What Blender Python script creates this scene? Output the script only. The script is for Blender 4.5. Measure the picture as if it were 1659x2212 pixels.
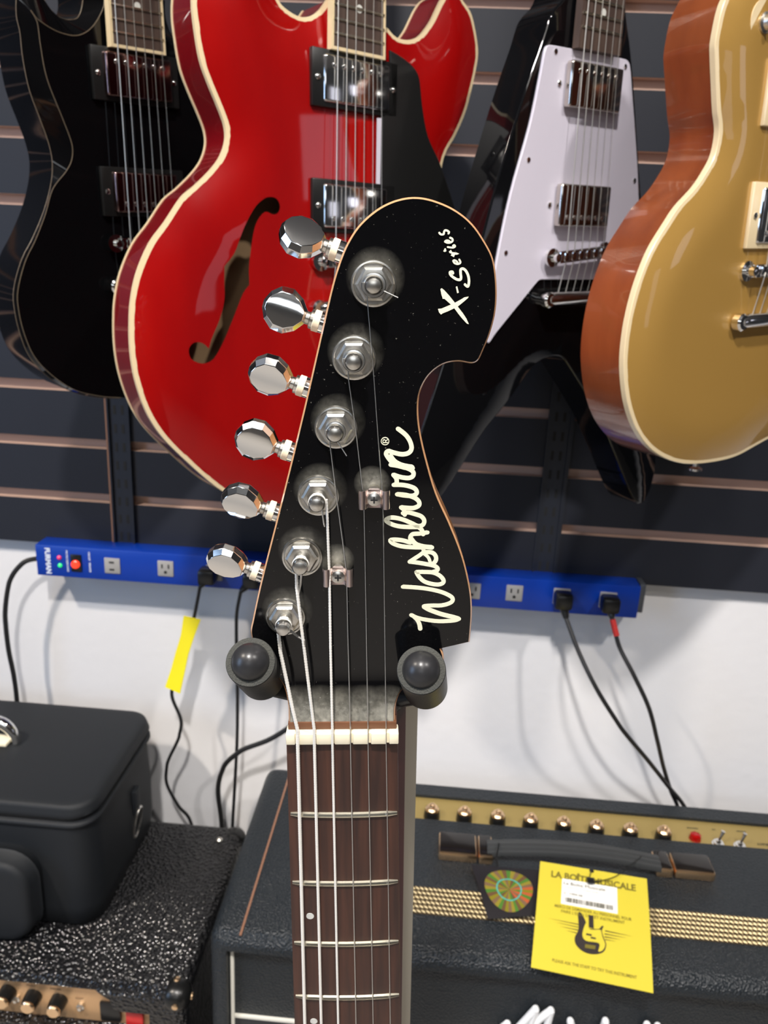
import bpy, bmesh, math, random
from mathutils import Vector, Matrix
from mathutils.geometry import delaunay_2d_cdt
random.seed(7)
for o in list(bpy.data.objects): bpy.data.objects.remove(o)
S = bpy.context.scene
COL = S.collection
# ------------------------------------------------------------------ camera
IW, IH = 1659, 2212
FPX, PIT, YAW, ROL, CD = 1702.7, .302357, .0588975, .0487788, 1.012036
_cp, _sp, _cy, _sy = math.cos(PIT), math.sin(PIT), math.cos(YAW), math.sin(YAW)
CW = Vector((-_sy*_cp, _cy*_cp, -_sp))
_r = Vector((_cy, _sy, 0)); _u = _r.cross(CW)
CR = _r*math.cos(ROL)+_u*math.sin(ROL)
CU = -_r*math.sin(ROL)+_u*math.cos(ROL)
CO = Vector((0, -CD, 0))
cam = bpy.data.cameras.new('camera'); co = bpy.data.objects.new('camera', cam); COL.objects.link(co)
co.matrix_world = Matrix((( CR.x, CU.x, -CW.x, CO.x), (CR.y, CU.y, -CW.y, CO.y), (CR.z, CU.z, -CW.z, CO.z), (0, 0, 0, 1)))
cam.sensor_fit = 'VERTICAL'; cam.sensor_height = 36; cam.lens = FPX/IH*36
cam.clip_start = .01
cam.dof.use_dof = True; cam.dof.focus_distance = .27; cam.dof.aperture_fstop = cam.lens/1.1
S.camera = co
# ------------------------------------------------------------------ light and exposure
S.view_settings.view_transform = 'Standard'; S.view_settings.look = 'None'
S.view_settings.gamma = 1; S.view_settings.exposure = -1.0
S.view_settings.use_curve_mapping = False
W = bpy.data.worlds.new('world'); S.world = W; W.use_nodes = True
W.node_tree.nodes['Background'].inputs[0].default_value = (.55, .7, 1, 1)
W.node_tree.nodes['Background'].inputs[1].default_value = .5
FLOOR, CEIL, RX0, RX1, RY0, RY1 = -1.29, 1.36, -2.7, 3.0, -4.2, .018
def area(name, loc, target, power, col, size, shape='DISK', sy=None, spread=180):
    l = bpy.data.lights.new(name, 'AREA'); l.energy = power; l.color = col; l.shape = shape; l.size = size
    if sy: l.size_y = sy
    l.spread = math.radians(spread)
    o = bpy.data.objects.new(name, l); COL.objects.link(o); o.location = loc
    d = Vector(target)-Vector(loc); o.rotation_euler = d.to_track_quat('-Z', 'Y').to_euler(); return o
WARM = (1, .89, .76); NEUT = (1, .95, .90); COOL = (.45, .66, 1)
area('overhead_spot', (.95, -1.35, 1.30), (.35, 0, -.8), 8, NEUT, .10, spread=75)
area('overhead_spot', (-.10, -1.50, 1.30), (0, 0, -.8), 15, NEUT, .10, spread=75)
area('overhead_spot', (-1.25, -1.30, 1.30), (-.5, 0, -.8), 13, WARM, .10, spread=75)
area('overhead_spot', (.3, -1.9, 1.33), (.1, -.6, -.1), 6, NEUT, .14)
area('overhead_spot', (-1.2, -2.7, 1.33), (-1.1, -2.6, -1), 26, NEUT, .16, spread=110)  # added to brighten the unseen floor that the chrome keys mirror
area('overhead_spot', (.25, -2.7, 1.33), (.25, -2.6, -1), 30, NEUT, .16, spread=110)  # second added light over the floor, for the same reflections
area('daylight_area', (0, -4.15, .85), (0, -1, .1), 22, (.9, .95, 1), 1.7, 'RECTANGLE', .6)  # added source behind the view, so the chrome tuners mirror something bright
area('daylight_area', (-2.66, -1.9, .25), (0, -.6, -.3), 95, COOL, 1.5, 'RECTANGLE', 1.5)
area('daylight_area', (2.94, -1.15, .55), (0, -.9, -.1), 1.2, (.85, .85, 1), .30, 'RECTANGLE', .36)
area('daylight_area', (2.94, -1.9, .2), (0, -1.2, -.1), 1.2, (.85, .85, 1), .25, 'RECTANGLE', .7)

# ------------------------------------------------------------------ pixel rays (design aid: a pixel plus a real plane gives a point)
def ray(x, y): return CW*FPX+CR*(x-IW/2)-CU*(y-IH/2)
def onY(x, y, Y): d = ray(x, y); return CO+d*((Y-CO.y)/d.y)
def onZ(x, y, Z): d = ray(x, y); return CO+d*((Z-CO.z)/d.z)
def onX(x, y, X): d = ray(x, y); return CO+d*((X-CO.x)/d.x)
class Frame:
    def __init__(s, O, th, lean, tilt):
        th, lean, tilt = map(math.radians, (th, lean, tilt)); c, q = math.cos(th), math.sin(th)
        R = Vector((c, q, 0)); N = Vector((q, -c, 0)); U = Vector((0, 0, 1))
        U2 = U*math.cos(lean)+N*math.sin(lean); N2 = N*math.cos(lean)-U*math.sin(lean)
        s.R = R*math.cos(tilt)-U2*math.sin(tilt); s.U = U2*math.cos(tilt)+R*math.sin(tilt); s.N = N2; s.O = Vector(O)
        s.M = Matrix(((s.R.x, s.U.x, s.N.x, s.O.x), (s.R.y, s.U.y, s.N.y, s.O.y), (s.R.z, s.U.z, s.N.z, s.O.z), (0, 0, 0, 1)))
    def at(s, x, y, w=0):
        d = ray(x, y); t = ((s.O-CO).dot(s.N)+w)/d.dot(s.N); p = CO+d*t-s.O
        return Vector((p.dot(s.R), p.dot(s.U)))
    def at3(s, x, y, w=0): a = s.at(x, y, w); return Vector((a.x, a.y, w))
    def wp(s, p): return s.M @ Vector(p)
# ------------------------------------------------------------------ materials
MATS = {}
def mat(name, col, rough=.5, metal=0, coat=0, coat_r=.05, emit=None, es=1, bump=None, spec=.5, noise=None, alpha=None):
    if name in MATS: return MATS[name]
    m = bpy.data.materials.new(name); m.use_nodes = True; nt = m.node_tree; b = nt.nodes['Principled BSDF']
    b.inputs['Base Color'].default_value = (*col, 1); b.inputs['Roughness'].default_value = rough
    b.inputs['Metallic'].default_value = metal; b.inputs['Coat Weight'].default_value = coat
    b.inputs['Coat Roughness'].default_value = coat_r; b.inputs['Specular IOR Level'].default_value = spec
    if emit: b.inputs['Emission Color'].default_value = (*emit, 1); b.inputs['Emission Strength'].default_value = es
    tc = nt.nodes.new('ShaderNodeTexCoord')
    if noise:   # (scale xyz, colour2, lo, hi)
        mp = nt.nodes.new('ShaderNodeMapping'); mp.inputs['Scale'].default_value = noise[0]
        n = nt.nodes.new('ShaderNodeTexNoise'); n.inputs['Scale'].default_value = 1; n.inputs['Detail'].default_value = 6
        r = nt.nodes.new('ShaderNodeMapRange'); r.inputs['From Min'].default_value = noise[2]; r.inputs['From Max'].default_value = noise[3]
        x = nt.nodes.new('ShaderNodeMix'); x.data_type = 'RGBA'; x.inputs['A'].default_value = (*col, 1); x.inputs['B'].default_value = (*noise[1], 1)
        nt.links.new(tc.outputs['Object'], mp.inputs[0]); nt.links.new(mp.outputs[0], n.inputs['Vector'])
        nt.links.new(n.outputs['Fac'], r.inputs['Value']); nt.links.new(r.outputs[0], x.inputs['Factor']); nt.links.new(x.outputs['Result'], b.inputs['Base Color'])
    if bump:    # (kind, scale, strength, distance)
        if bump[0] == 'v': t = nt.nodes.new('ShaderNodeTexVoronoi'); out = t.outputs['Distance']
        else: t = nt.nodes.new('ShaderNodeTexNoise'); t.inputs['Detail'].default_value = 3; out = t.outputs['Fac']
        t.inputs['Scale'].default_value = bump[1]
        bp = nt.nodes.new('ShaderNodeBump'); bp.inputs['Strength'].default_value = bump[2]; bp.inputs['Distance'].default_value = bump[3]
        nt.links.new(tc.outputs['Object'], t.inputs['Vector']); nt.links.new(out, bp.inputs['Height']); nt.links.new(bp.outputs[0], b.inputs['Normal'])
    MATS[name] = m; return m
M_black = mat('black_gloss', (.0025, .0025, .003), .05)
M_blackside = M_black
M_red = mat('cherry_red', (.22, .0012, .002), .3, coat=.8, coat_r=.03, spec=.1, noise=((9, 3, 9), (.36, .004, .003), .3, .75))
M_redrim = mat('cherry_rim', (.16, .002, .005), .25, coat=1, coat_r=.03)
M_cream = mat('cream_binding', (.72, .58, .36), .3, coat=.6)
M_gold = mat('gold_top', (.48, .275, .065), .36, metal=.4, coat=1, coat_r=.03)
M_mahog = mat('mahogany', (.22, .052, .014), .3, coat=1, coat_r=.04, noise=((40, 8, 40), (.14, .028, .008), .35, .7))
M_rose = mat('rosewood', (.070, .026, .016), .42, noise=((260, 14, 60), (.030, .013, .010), .35, .65))
M_rosedull = mat('rosewood_dull', (.085, .055, .042), .5, noise=((200, 14, 60), (.05, .03, .024), .35, .65))
M_inside = mat('raw_maple_inside', (.42, .27, .14), .7)
M_chrome = mat('chrome', (.83, .82, .80), .10, metal=1)
M_chrome2 = mat('worn_nickel', (.82, .80, .75), .28, metal=1, noise=((300, 300, 300), (.58, .54, .47), .4, .7))
M_steel = mat('string_steel', (.78, .77, .74), .28, metal=1)
M_strdull = mat('dull_string', (.58, .55, .50), .45, metal=.8)
M_wound = mat('wound_string', (.97, .95, .90), .4, metal=.3)
M_fret = mat('fret_wire', (.80, .76, .62), .25, metal=1)
M_ivory = mat('ivory_plastic', (.86, .78, .58), .4)
M_nut = mat('bone_nut', (.88, .80, .60), .35, coat=.3)
M_white = mat('white_plastic', (.60, .57, .66), .3, coat=.3)
M_pearl = mat('pearl_dot', (.62, .62, .58), .3)
M_rub = mat('black_rubber', (.018, .018, .018), .42, bump=('n', 900, .2, .001))
M_foam = mat('foam_grip', (.055, .056, .05), .9, bump=('n', 1500, .7, .001))
M_blkplas = mat('black_plastic', (.008, .008, .008), .3)
M_blkmat = mat('black_cable', (.012, .012, .013), .45)
M_logo = mat('cream_print', (.82, .80, .60), .5)
M_slat = mat('charcoal_laminate', (.016, .018, .026), .50, spec=.3)
M_mdf = mat('slat_groove_wood', (.50, .35, .28), .7)
M_wall = mat('white_paint', (.76, .755, .77), .8, bump=('n', 60, .06, .01))
M_blue = mat('blue_enamel', (.001, .035, .32), .35)
M_grey = mat('grey_outlet', (.34, .33, .32), .5)
M_dark = mat('dark_slot', (.01, .01, .01), .8)
M_tolex = mat('black_levant_covering', (.010, .014, .018), .40, bump=('v', 460, .8, .0015), spec=.5)
M_snake = mat('coarse_snake_covering', (.010, .010, .011), .19, bump=('v', 230, 1, .0030), spec=.55)
M_bag = mat('black_nylon', (.010, .012, .015), .60, bump=('n', 1800, .3, .0006), spec=.35)
M_goldpan = mat('gold_panel', (.36, .265, .09), .45, metal=.4)
M_copperpan = mat('copper_gold_panel', (.68, .42, .22), .36, metal=.55)
M_brass = mat('polished_brass', (.95, .66, .40), .27, metal=1)
M_mesh = mat('gold_woven_vent', (.72, .58, .32), .35, metal=.5)
M_piping = mat('white_piping', (.72, .70, .62), .4)
M_copper = mat('copper_piping', (.26, .13, .08), .45)
M_yeltape = mat('yellow_tape', (.92, .80, .02), .45)
M_yellow = mat('yellow_card', (.64, .53, .040), .65)
M_paper = mat('white_sticker', (.85, .84, .80), .6)
M_ink = mat('dark_ink', (.05, .045, .02), .6)
M_inkg = mat('olive_ink', (.16, .13, .015), .6)
M_maroon = mat('maroon_lacquer', (.055, .012, .012), .35, coat=.5)
M_greym = mat('brushed_grey_metal', (.42, .39, .33), .4, metal=.7)
M_redlit = mat('red_lamp', (.6, .02, .01), .3, emit=(1, .06, .02), es=2.2)
M_grnlit = mat('green_led', (.02, .5, .1), .3, emit=(.02, .9, .25), es=1.6)
M_pinklit = mat('red_led', (.7, .03, .12), .3, emit=(.9, .03, .14), es=.9)
M_redplas = mat('red_plastic', (.55, .012, .012), .3, coat=.4)
M_redtape = mat('red_tape', (.75, .03, .02), .5)
M_bluetxt = mat('white_print', (.7, .75, .85), .5)
M_shade = mat('dark_room_paint', (.15, .14, .13), .8)
M_floor = mat('brown_floor', (.58, .53, .47), .6)
M_ceil = mat('ceiling_paint', (.35, .34, .33), .8)
# worn dusty headstock lacquer
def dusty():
    m = bpy.data.materials.new('dusty_black_lacquer_sheen'); m.use_nodes = True; nt = m.node_tree; b = nt.nodes['Principled BSDF']
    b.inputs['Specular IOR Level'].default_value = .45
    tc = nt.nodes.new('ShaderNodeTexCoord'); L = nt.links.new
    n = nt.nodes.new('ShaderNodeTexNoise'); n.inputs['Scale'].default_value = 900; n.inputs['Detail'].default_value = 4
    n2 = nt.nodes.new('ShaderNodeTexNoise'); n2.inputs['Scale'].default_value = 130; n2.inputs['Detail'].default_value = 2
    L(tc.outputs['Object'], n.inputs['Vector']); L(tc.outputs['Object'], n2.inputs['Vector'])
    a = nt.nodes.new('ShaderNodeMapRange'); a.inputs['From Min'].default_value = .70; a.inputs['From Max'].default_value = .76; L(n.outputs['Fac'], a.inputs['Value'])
    # distance to dust spots by posts, guides, nut; nut ones also paint reflected light
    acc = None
    for (p, r, k) in DUST_SHEEN:
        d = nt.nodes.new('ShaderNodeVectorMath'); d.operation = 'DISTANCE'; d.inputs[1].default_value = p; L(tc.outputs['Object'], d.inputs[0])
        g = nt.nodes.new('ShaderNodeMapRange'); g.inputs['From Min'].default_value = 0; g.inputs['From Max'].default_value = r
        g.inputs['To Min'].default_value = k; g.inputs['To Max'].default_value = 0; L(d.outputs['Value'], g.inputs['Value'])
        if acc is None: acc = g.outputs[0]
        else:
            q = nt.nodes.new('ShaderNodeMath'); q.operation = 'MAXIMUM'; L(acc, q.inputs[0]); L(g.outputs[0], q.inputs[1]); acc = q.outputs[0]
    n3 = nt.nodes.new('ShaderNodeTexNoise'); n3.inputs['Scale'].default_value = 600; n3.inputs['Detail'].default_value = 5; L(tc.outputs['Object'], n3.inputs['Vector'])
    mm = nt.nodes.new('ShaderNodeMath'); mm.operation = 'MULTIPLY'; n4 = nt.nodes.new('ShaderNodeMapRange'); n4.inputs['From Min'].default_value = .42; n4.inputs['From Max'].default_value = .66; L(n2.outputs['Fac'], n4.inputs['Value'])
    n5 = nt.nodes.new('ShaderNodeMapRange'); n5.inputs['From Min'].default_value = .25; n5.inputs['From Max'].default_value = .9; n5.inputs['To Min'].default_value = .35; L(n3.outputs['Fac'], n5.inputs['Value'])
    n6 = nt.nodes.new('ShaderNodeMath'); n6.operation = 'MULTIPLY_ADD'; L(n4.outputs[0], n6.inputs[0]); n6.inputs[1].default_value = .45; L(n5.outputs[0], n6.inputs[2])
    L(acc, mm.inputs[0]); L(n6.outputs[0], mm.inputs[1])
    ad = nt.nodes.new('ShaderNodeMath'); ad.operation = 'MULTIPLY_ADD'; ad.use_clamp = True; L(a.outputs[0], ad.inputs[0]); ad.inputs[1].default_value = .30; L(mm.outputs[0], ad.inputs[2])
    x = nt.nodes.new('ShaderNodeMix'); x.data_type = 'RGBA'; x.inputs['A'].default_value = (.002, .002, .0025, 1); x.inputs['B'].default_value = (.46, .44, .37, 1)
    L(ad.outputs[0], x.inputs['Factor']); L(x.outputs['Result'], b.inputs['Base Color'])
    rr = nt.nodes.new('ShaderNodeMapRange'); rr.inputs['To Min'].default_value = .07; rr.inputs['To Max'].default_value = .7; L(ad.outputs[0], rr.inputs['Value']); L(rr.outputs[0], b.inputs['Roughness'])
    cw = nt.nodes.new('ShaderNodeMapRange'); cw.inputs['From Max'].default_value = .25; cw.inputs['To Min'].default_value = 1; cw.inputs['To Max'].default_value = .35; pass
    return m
# ------------------------------------------------------------------ mesh helpers
def link(name, me, m, parent=None, smooth=None):
    o = bpy.data.objects.new(name, me); COL.objects.link(o)
    if m:
        for x in (m if isinstance(m, (list, tuple)) else [m]): me.materials.append(x)
    if parent: o.parent = parent
    if smooth is not None:
        me.set_sharp_from_angle(angle=math.radians(smooth))
        for p in me.polygons: p.use_smooth = True
        me.set_sharp_from_angle(angle=math.radians(smooth))
    return o
def mesh(name, vs, fs, m, parent=None, smooth=None, mi=None):
    me = bpy.data.meshes.new(name); me.from_pydata([tuple(v) for v in vs], [], fs); me.update()
    bm = bmesh.new(); bm.from_mesh(me)
    if mi:
        for f, i in zip(bm.faces, mi): f.material_index = i
    bmesh.ops.remove_doubles(bm, verts=bm.verts, dist=1e-7); bmesh.ops.recalc_face_normals(bm, faces=bm.faces); bm.to_mesh(me); bm.free()
    return link(name, me, m, parent, smooth)
def thing(name, label, cat, M=None, group=None):
    o = bpy.data.objects.new(name, None); COL.objects.link(o); o.empty_display_size = .02
    if M is not None: o.matrix_world = M if isinstance(M, Matrix) else Matrix.Translation(M)
    o['label'] = label; o['category'] = cat
    if group: o['group'] = group
    return o
def struct(o): o['kind'] = 'structure'; return o
class MB:
    def __init__(s): s.v = []; s.f = []
    def add(s, vs, fs):
        k = len(s.v); s.v += [Vector(v) for v in vs]; s.f += [[k+i for i in f] for f in fs]; return s
    def box(s, a, b, bev=0, seg=2, M=None):
        bm = bmesh.new(); bmesh.ops.create_cube(bm, size=1)
        a, b = Vector(a), Vector(b); c = (a+b)/2; d = b-a
        for v in bm.verts: v.co = Vector((v.co.x*abs(d.x), v.co.y*abs(d.y), v.co.z*abs(d.z)))+c
        if bev: bmesh.ops.bevel(bm, geom=bm.edges[:], offset=bev, segments=seg, profile=.5, affect='EDGES')
        bm.verts.index_update()
        vs = [v.co.copy() for v in bm.verts]; fs = [[v.index for v in f.verts] for f in bm.faces]; bm.free()
        if M: vs = [M @ v for v in vs]
        return s.add(vs, fs)
    def tube(s, pts, r, n=10, caps=True):
        pts = [Vector(p) for p in pts]; rs = r if isinstance(r, (list, tuple)) else [r]*len(pts); vs = []; fs = []
        t0 = (pts[1]-pts[0]).normalized(); up = Vector((0, 0, 1)) if abs(t0.z) < .9 else Vector((1, 0, 0)); a = t0.cross(up).normalized()
        for i, p in enumerate(pts):
            t = (pts[min(i+1, len(pts)-1)]-pts[max(i-1, 0)]).normalized(); a = (a-t*a.dot(t)).normalized(); b = t.cross(a)
            for k in range(n):
                q = 2*math.pi*k/n; vs.append(p+(a*math.cos(q)+b*math.sin(q))*rs[i])
        for i in range(len(pts)-1):
            for k in range(n): fs.append([i*n+k, i*n+(k+1) % n, (i+1)*n+(k+1) % n, (i+1)*n+k])
        if caps: fs.append(list(range(n))[::-1]); fs.append([(len(pts)-1)*n+k for k in range(n)])
        return s.add(vs, fs)
    def lathe(s, c, ax, prof, n=24, n_first=None):
        """prof: list of (radius, height along ax)"""
        c = Vector(c); ax = Vector(ax).normalized(); up = Vector((0, 1, 0)) if abs(ax.y) < .9 else Vector((1, 0, 0)); a = ax.cross(up).normalized(); b = ax.cross(a)
        vs = []; fs = []
        for (r, h) in prof:
            for k in range(n):
                q = 2*math.pi*k/n; vs.append(c+ax*h+(a*math.cos(q)+b*math.sin(q))*r)
        for i in range(len(prof)-1):
            for k in range(n): fs.append([i*n+k, i*n+(k+1) % n, (i+1)*n+(k+1) % n, (i+1)*n+k])
        fs.append(list(range(n))[::-1]); fs.append([(len(prof)-1)*n+k for k in range(n)])
        return s.add(vs, fs)
    def prism(s, poly, w0, w1, cham=0):
        """poly in local uv, extruded w0 (back) to w1 (front)"""
        v2, tr = fill(poly); n = len(v2)
        ins = offset(poly, -cham) if cham else None
        if not cham:
            k = len(poly); vs = [(p[0], p[1], w1) for p in v2]+[(p[0], p[1], w0) for p in v2]
            fs = [list(t) for t in tr]+[[n+i for i in t][::-1] for t in tr]
            s.add(vs, fs)
            s.add([(p[0], p[1], w1) for p in poly]+[(p[0], p[1], w0) for p in poly], [[i, (i+1) % k, k+(i+1) % k, k+i] for i in range(k)])
        else:
            k = len(poly); v3, t3 = fill(ins)
            s.add([(p[0], p[1], w1) for p in v3], [list(t) for t in t3])
            s.add([(p[0], p[1], w0) for p in v2], [list(t)[::-1] for t in tr])
            loops = [(ins, w1), (poly, w1-cham), (poly, w0)]
            for (A, wa), (B, wb) in zip(loops, loops[1:]):
                s.add([(p[0], p[1], wa) for p in A]+[(p[0], p[1], wb) for p in B], [[i, (i+1) % k, k+(i+1) % k, k+i] for i in range(k)])
        return s
    def build(s, name, m, parent=None, smooth=35): return mesh(name, s.v, s.f, m, parent, smooth)
def fill(poly, holes=(), grid=None):
    vs = [Vector((p[0], p[1])) for p in poly]; ed = [(i, (i+1) % len(vs)) for i in range(len(vs))]
    allh = []
    for h in holes:
        k = len(vs); vs += [Vector((p[0], p[1])) for p in h]; ed += [(k+i, k+(i+1) % len(h)) for i in range(len(h))]; allh.append(h)
    if grid:
        x0, x1 = min(p[0] for p in poly), max(p[0] for p in poly); y0, y1 = min(p[1] for p in poly), max(p[1] for p in poly)
        y = y0; j = 0
        while y < y1:
            x = x0+(grid/2 if j % 2 else 0)
            while x < x1:
                if inside(poly, x, y) and dist_poly(poly, x, y) > grid*.55 and not any(inside(h, x, y) or dist_poly(h, x, y) < grid*.3 for h in holes): vs.append(Vector((x, y)))
                x += grid
            y += grid*.866; j += 1
    r = delaunay_2d_cdt(vs, ed, [], 1, 1e-8); V = [tuple(v) for v in r[0]]; T = [tuple(f) for f in r[2]]
    if holes: T = [t for t in T if not any(inside(h, sum(V[i][0] for i in t)/len(t), sum(V[i][1] for i in t)/len(t)) for h in holes)]
    return V, T
def inside(poly, x, y):
    c = False; n = len(poly)
    for i in range(n):
        a, b = poly[i], poly[i-1]
        if (a[1] > y) != (b[1] > y) and x < (b[0]-a[0])*(y-a[1])/(b[1]-a[1])+a[0]: c = not c
    return c
def dist_poly(poly, x, y):
    best = 9
    for i in range(len(poly)):
        ax, ay = poly[i-1][0], poly[i-1][1]; bx, by = poly[i][0], poly[i][1]; dx, dy = bx-ax, by-ay
        l = dx*dx+dy*dy; t = 0 if l == 0 else max(0, min(1, ((x-ax)*dx+(y-ay)*dy)/l))
        d = math.hypot(x-ax-dx*t, y-ay-dy*t)
        if d < best: best = d
    return best
def sarea(poly): return sum(poly[i-1][0]*poly[i][1]-poly[i][0]*poly[i-1][1] for i in range(len(poly)))/2
def offset(poly, d):
    """positive d = outwards"""
    sg = 1 if sarea(poly) > 0 else -1; out = []; n = len(poly)
    for i in range(n):
        p, a, b = Vector(poly[i][:2]), Vector(poly[i-1][:2]), Vector(poly[(i+1) % n][:2])
        t1 = (p-a).normalized(); t2 = (b-p).normalized(); t = (t1+t2)
        if t.length < 1e-6: t = t2
        t.normalize(); nn = Vector((t.y, -t.x))*sg; k = max(.5, t.dot(t2)); out.append((p.x+nn.x*d/k, p.y+nn.y*d/k))
    return out
def smooth(pts, n=6, closed=True):
    """Catmull-Rom; a point with a third element is a corner"""
    N = len(pts); out = []
    rng = N if closed else N-1
    for i in range(rng):
        p1, p2 = pts[i], pts[(i+1) % N]
        p0 = pts[i-1] if (closed or i > 0) else p1; p3 = pts[(i+2) % N] if (closed or i+2 < N) else p2
        if len(p1) > 2 and p1[2] == 'c': p0 = p1
        if len(p2) > 2 and p2[2] == 'c': p3 = p2
        d = math.hypot(p2[0]-p1[0], p2[1]-p1[1])
        m1 = [(p2[k]-p0[k])/2 for k in (0, 1)]; m2 = [(p3[k]-p1[k])/2 for k in (0, 1)]
        for m, q0, q1 in ((m1, p0, p2), (m2, p1, p3)):
            L = math.hypot(*m)
            if L > d*1.1: m[0] *= d*1.1/L; m[1] *= d*1.1/L
        for j in range(n):
            t = j/n; t2, t3 = t*t, t*t*t
            out.append(tuple((2*t3-3*t2+1)*p1[k]+(t3-2*t2+t)*m1[k]+(-2*t3+3*t2)*p2[k]+(t3-t2)*m2[k] for k in (0, 1)))
    if not closed: out.append(tuple(pts[-1][:2]))
    return out
def smooth3(pts, n=8):
    xy = smooth([(p[0], p[1]) for p in pts], n, False); z = smooth([(i, p[2]) for i, p in enumerate(pts)], n, False)
    return [Vector((a[0], a[1], b[1])) for a, b in zip(xy, z)]
def px(F, pts, w=0):
    out = []
    for p in pts:
        a = F.at(p[0], p[1], w); out.append((a.x, a.y)+tuple(p[2:]))
    return out
def sweep(poly, prof, mb):
    """closed ring band: prof = list of (offset outward, w)"""
    loops = [[(p[0], p[1], w) for p in offset(poly, o)] for o, w in prof]; k = len(poly); m = len(loops)
    for i in range(m):
        A, B = loops[i], loops[(i+1) % m]; mb.add(A+B, [[j, (j+1) % k, k+(j+1) % k, k+j] for j in range(k)])
    return mb
def ribbon(mb, pts, width, w0, w1, F=None, n=5, sm=True):
    """a pen stroke of constant width with round ends laid on a plane"""
    P = smooth(pts, n, False) if sm and len(pts) > 2 else [tuple(p[:2]) for p in pts]
    L = []; R = []
    for i, p in enumerate(P):
        a, b = P[max(0, i-1)], P[min(len(P)-1, i+1)]; dx, dy = b[0]-a[0], b[1]-a[1]; l = math.hypot(dx, dy) or 1
        wd = (width if not isinstance(width, (list, tuple)) else width[0]+(width[1]-width[0])*i/(len(P)-1))/2
        L.append((p[0]-dy/l*wd, p[1]+dx/l*wd)); R.append((p[0]+dy/l*wd, p[1]-dx/l*wd))
    n = len(P)
    f = (lambda p, w: F.at3(p[0], p[1], w)) if F else (lambda p, w: Vector((p[0], p[1], w)))
    mb.add([f(p, w1) for p in L]+[f(p, w1) for p in R]+[f(p, w0) for p in L]+[f(p, w0) for p in R],
           [[i, i+1, n+i+1, n+i] for i in range(n-1)]+[[i, i+1, 2*n+i+1, 2*n+i] for i in range(n-1)]+[[n+i, n+i+1, 3*n+i+1, 3*n+i] for i in range(n-1)])
    for e, (q) in enumerate((P[0], P[-1])):
        wd = (width if not isinstance(width, (list, tuple)) else width[0 if e == 0 else 1])/2
        c = [(q[0]+math.cos(k*math.pi/5)*wd, q[1]+math.sin(k*math.pi/5)*wd) for k in range(10)]
        mb.add([f(x, w1-2e-6) for x in c], [list(range(10))])
    return mb
def text_tris(txt, size=1, align='CENTER', bold=0):
    c = bpy.data.curves.new('t', 'FONT'); c.body = txt; c.size = size; c.align_x = align; c.offset = bold; c.resolution_u = 3
    o = bpy.data.objects.new('t', c); COL.objects.link(o); bpy.context.view_layer.update()
    me = bpy.data.meshes.new_from_object(o.evaluated_get(bpy.context.evaluated_depsgraph_get()))
    v = [x.co.copy() for x in me.vertices]; f = [list(p.vertices) for p in me.polygons]
    bpy.data.objects.remove(o); bpy.data.curves.remove(c); bpy.data.meshes.remove(me); return v, f
def booled(ob, cutters):
    for c in cutters:
        md = ob.modifiers.new('b', 'BOOLEAN'); md.object = c; md.operation = 'DIFFERENCE'; md.solver = 'EXACT'
    bpy.context.view_layer.update()
    me = bpy.data.meshes.new_from_object(ob.evaluated_get(bpy.context.evaluated_depsgraph_get()))
    ob.modifiers.clear(); old = ob.data; ob.data = me; bpy.data.meshes.remove(old)
    for c in cutters: bpy.data.objects.remove(c)
    for p in me.polygons: p.use_smooth = True
    me.set_sharp_from_angle(angle=math.radians(35))
# ================================================================== the room
SLAT_Z = [None]
GZ0, GS = .286103, .0762
ZB = -.3945
def slatwall():
    x0, x1 = RX0, RX1; top = CEIL; mb = MB(); gb = MB()
    # grooves at GZ0 - n*GS ; lips of bare board
    zs = []; n = -14
    while True:
        z = GZ0-n*GS
        if z < ZB+.03: break
        if z < top-.02: zs.append(z)
        n += 1
    hi = top
    for z in sorted(zs, reverse=True):
        mb.box((x0, 0, z+.0065), (x1, .012, hi)); hi = z-.0065
        gb.box((x0, .0004, z+.0063), (x1, .0118, z+.0066)); gb.box((x0, .0004, z-.0066), (x1, .0118, z-.0063))
    mb.box((x0, 0, ZB), (x1, .012, hi))
    gb.box((x0, .0122, ZB+.0005), (x1, .0175, top))
    w = mb.build('wall_back', M_slat, None, None); struct(w)
    g = gb.build('groove_board', M_mdf, w, None)
slatwall()
struct(MB().box((RX0, .0185, FLOOR), (RX1, .06, CEIL)).build('wall_plaster', M_wall, None, None)).name = 'wall_rear'
struct(MB().box((RX0, RY0, FLOOR-.05), (RX1, .06, FLOOR)).build('floor', M_floor, None, None))
struct(MB().box((RX0, RY0, CEIL), (RX1, .06, CEIL+.05)).build('ceiling', M_ceil, None, None))
struct(MB().box((RX0-.05, RY0, FLOOR), (RX0, .06, CEIL)).build('wall_left', M_shade, None, None))
struct(MB().box((RX1, RY0, FLOOR), (RX1+.05, .06, CEIL)).build('wall_right', M_shade, None, None))
struct(MB().box((RX0, RY0-.05, FLOOR), (RX1, RY0, CEIL)).build('wall_front', M_shade, None, None))
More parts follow.
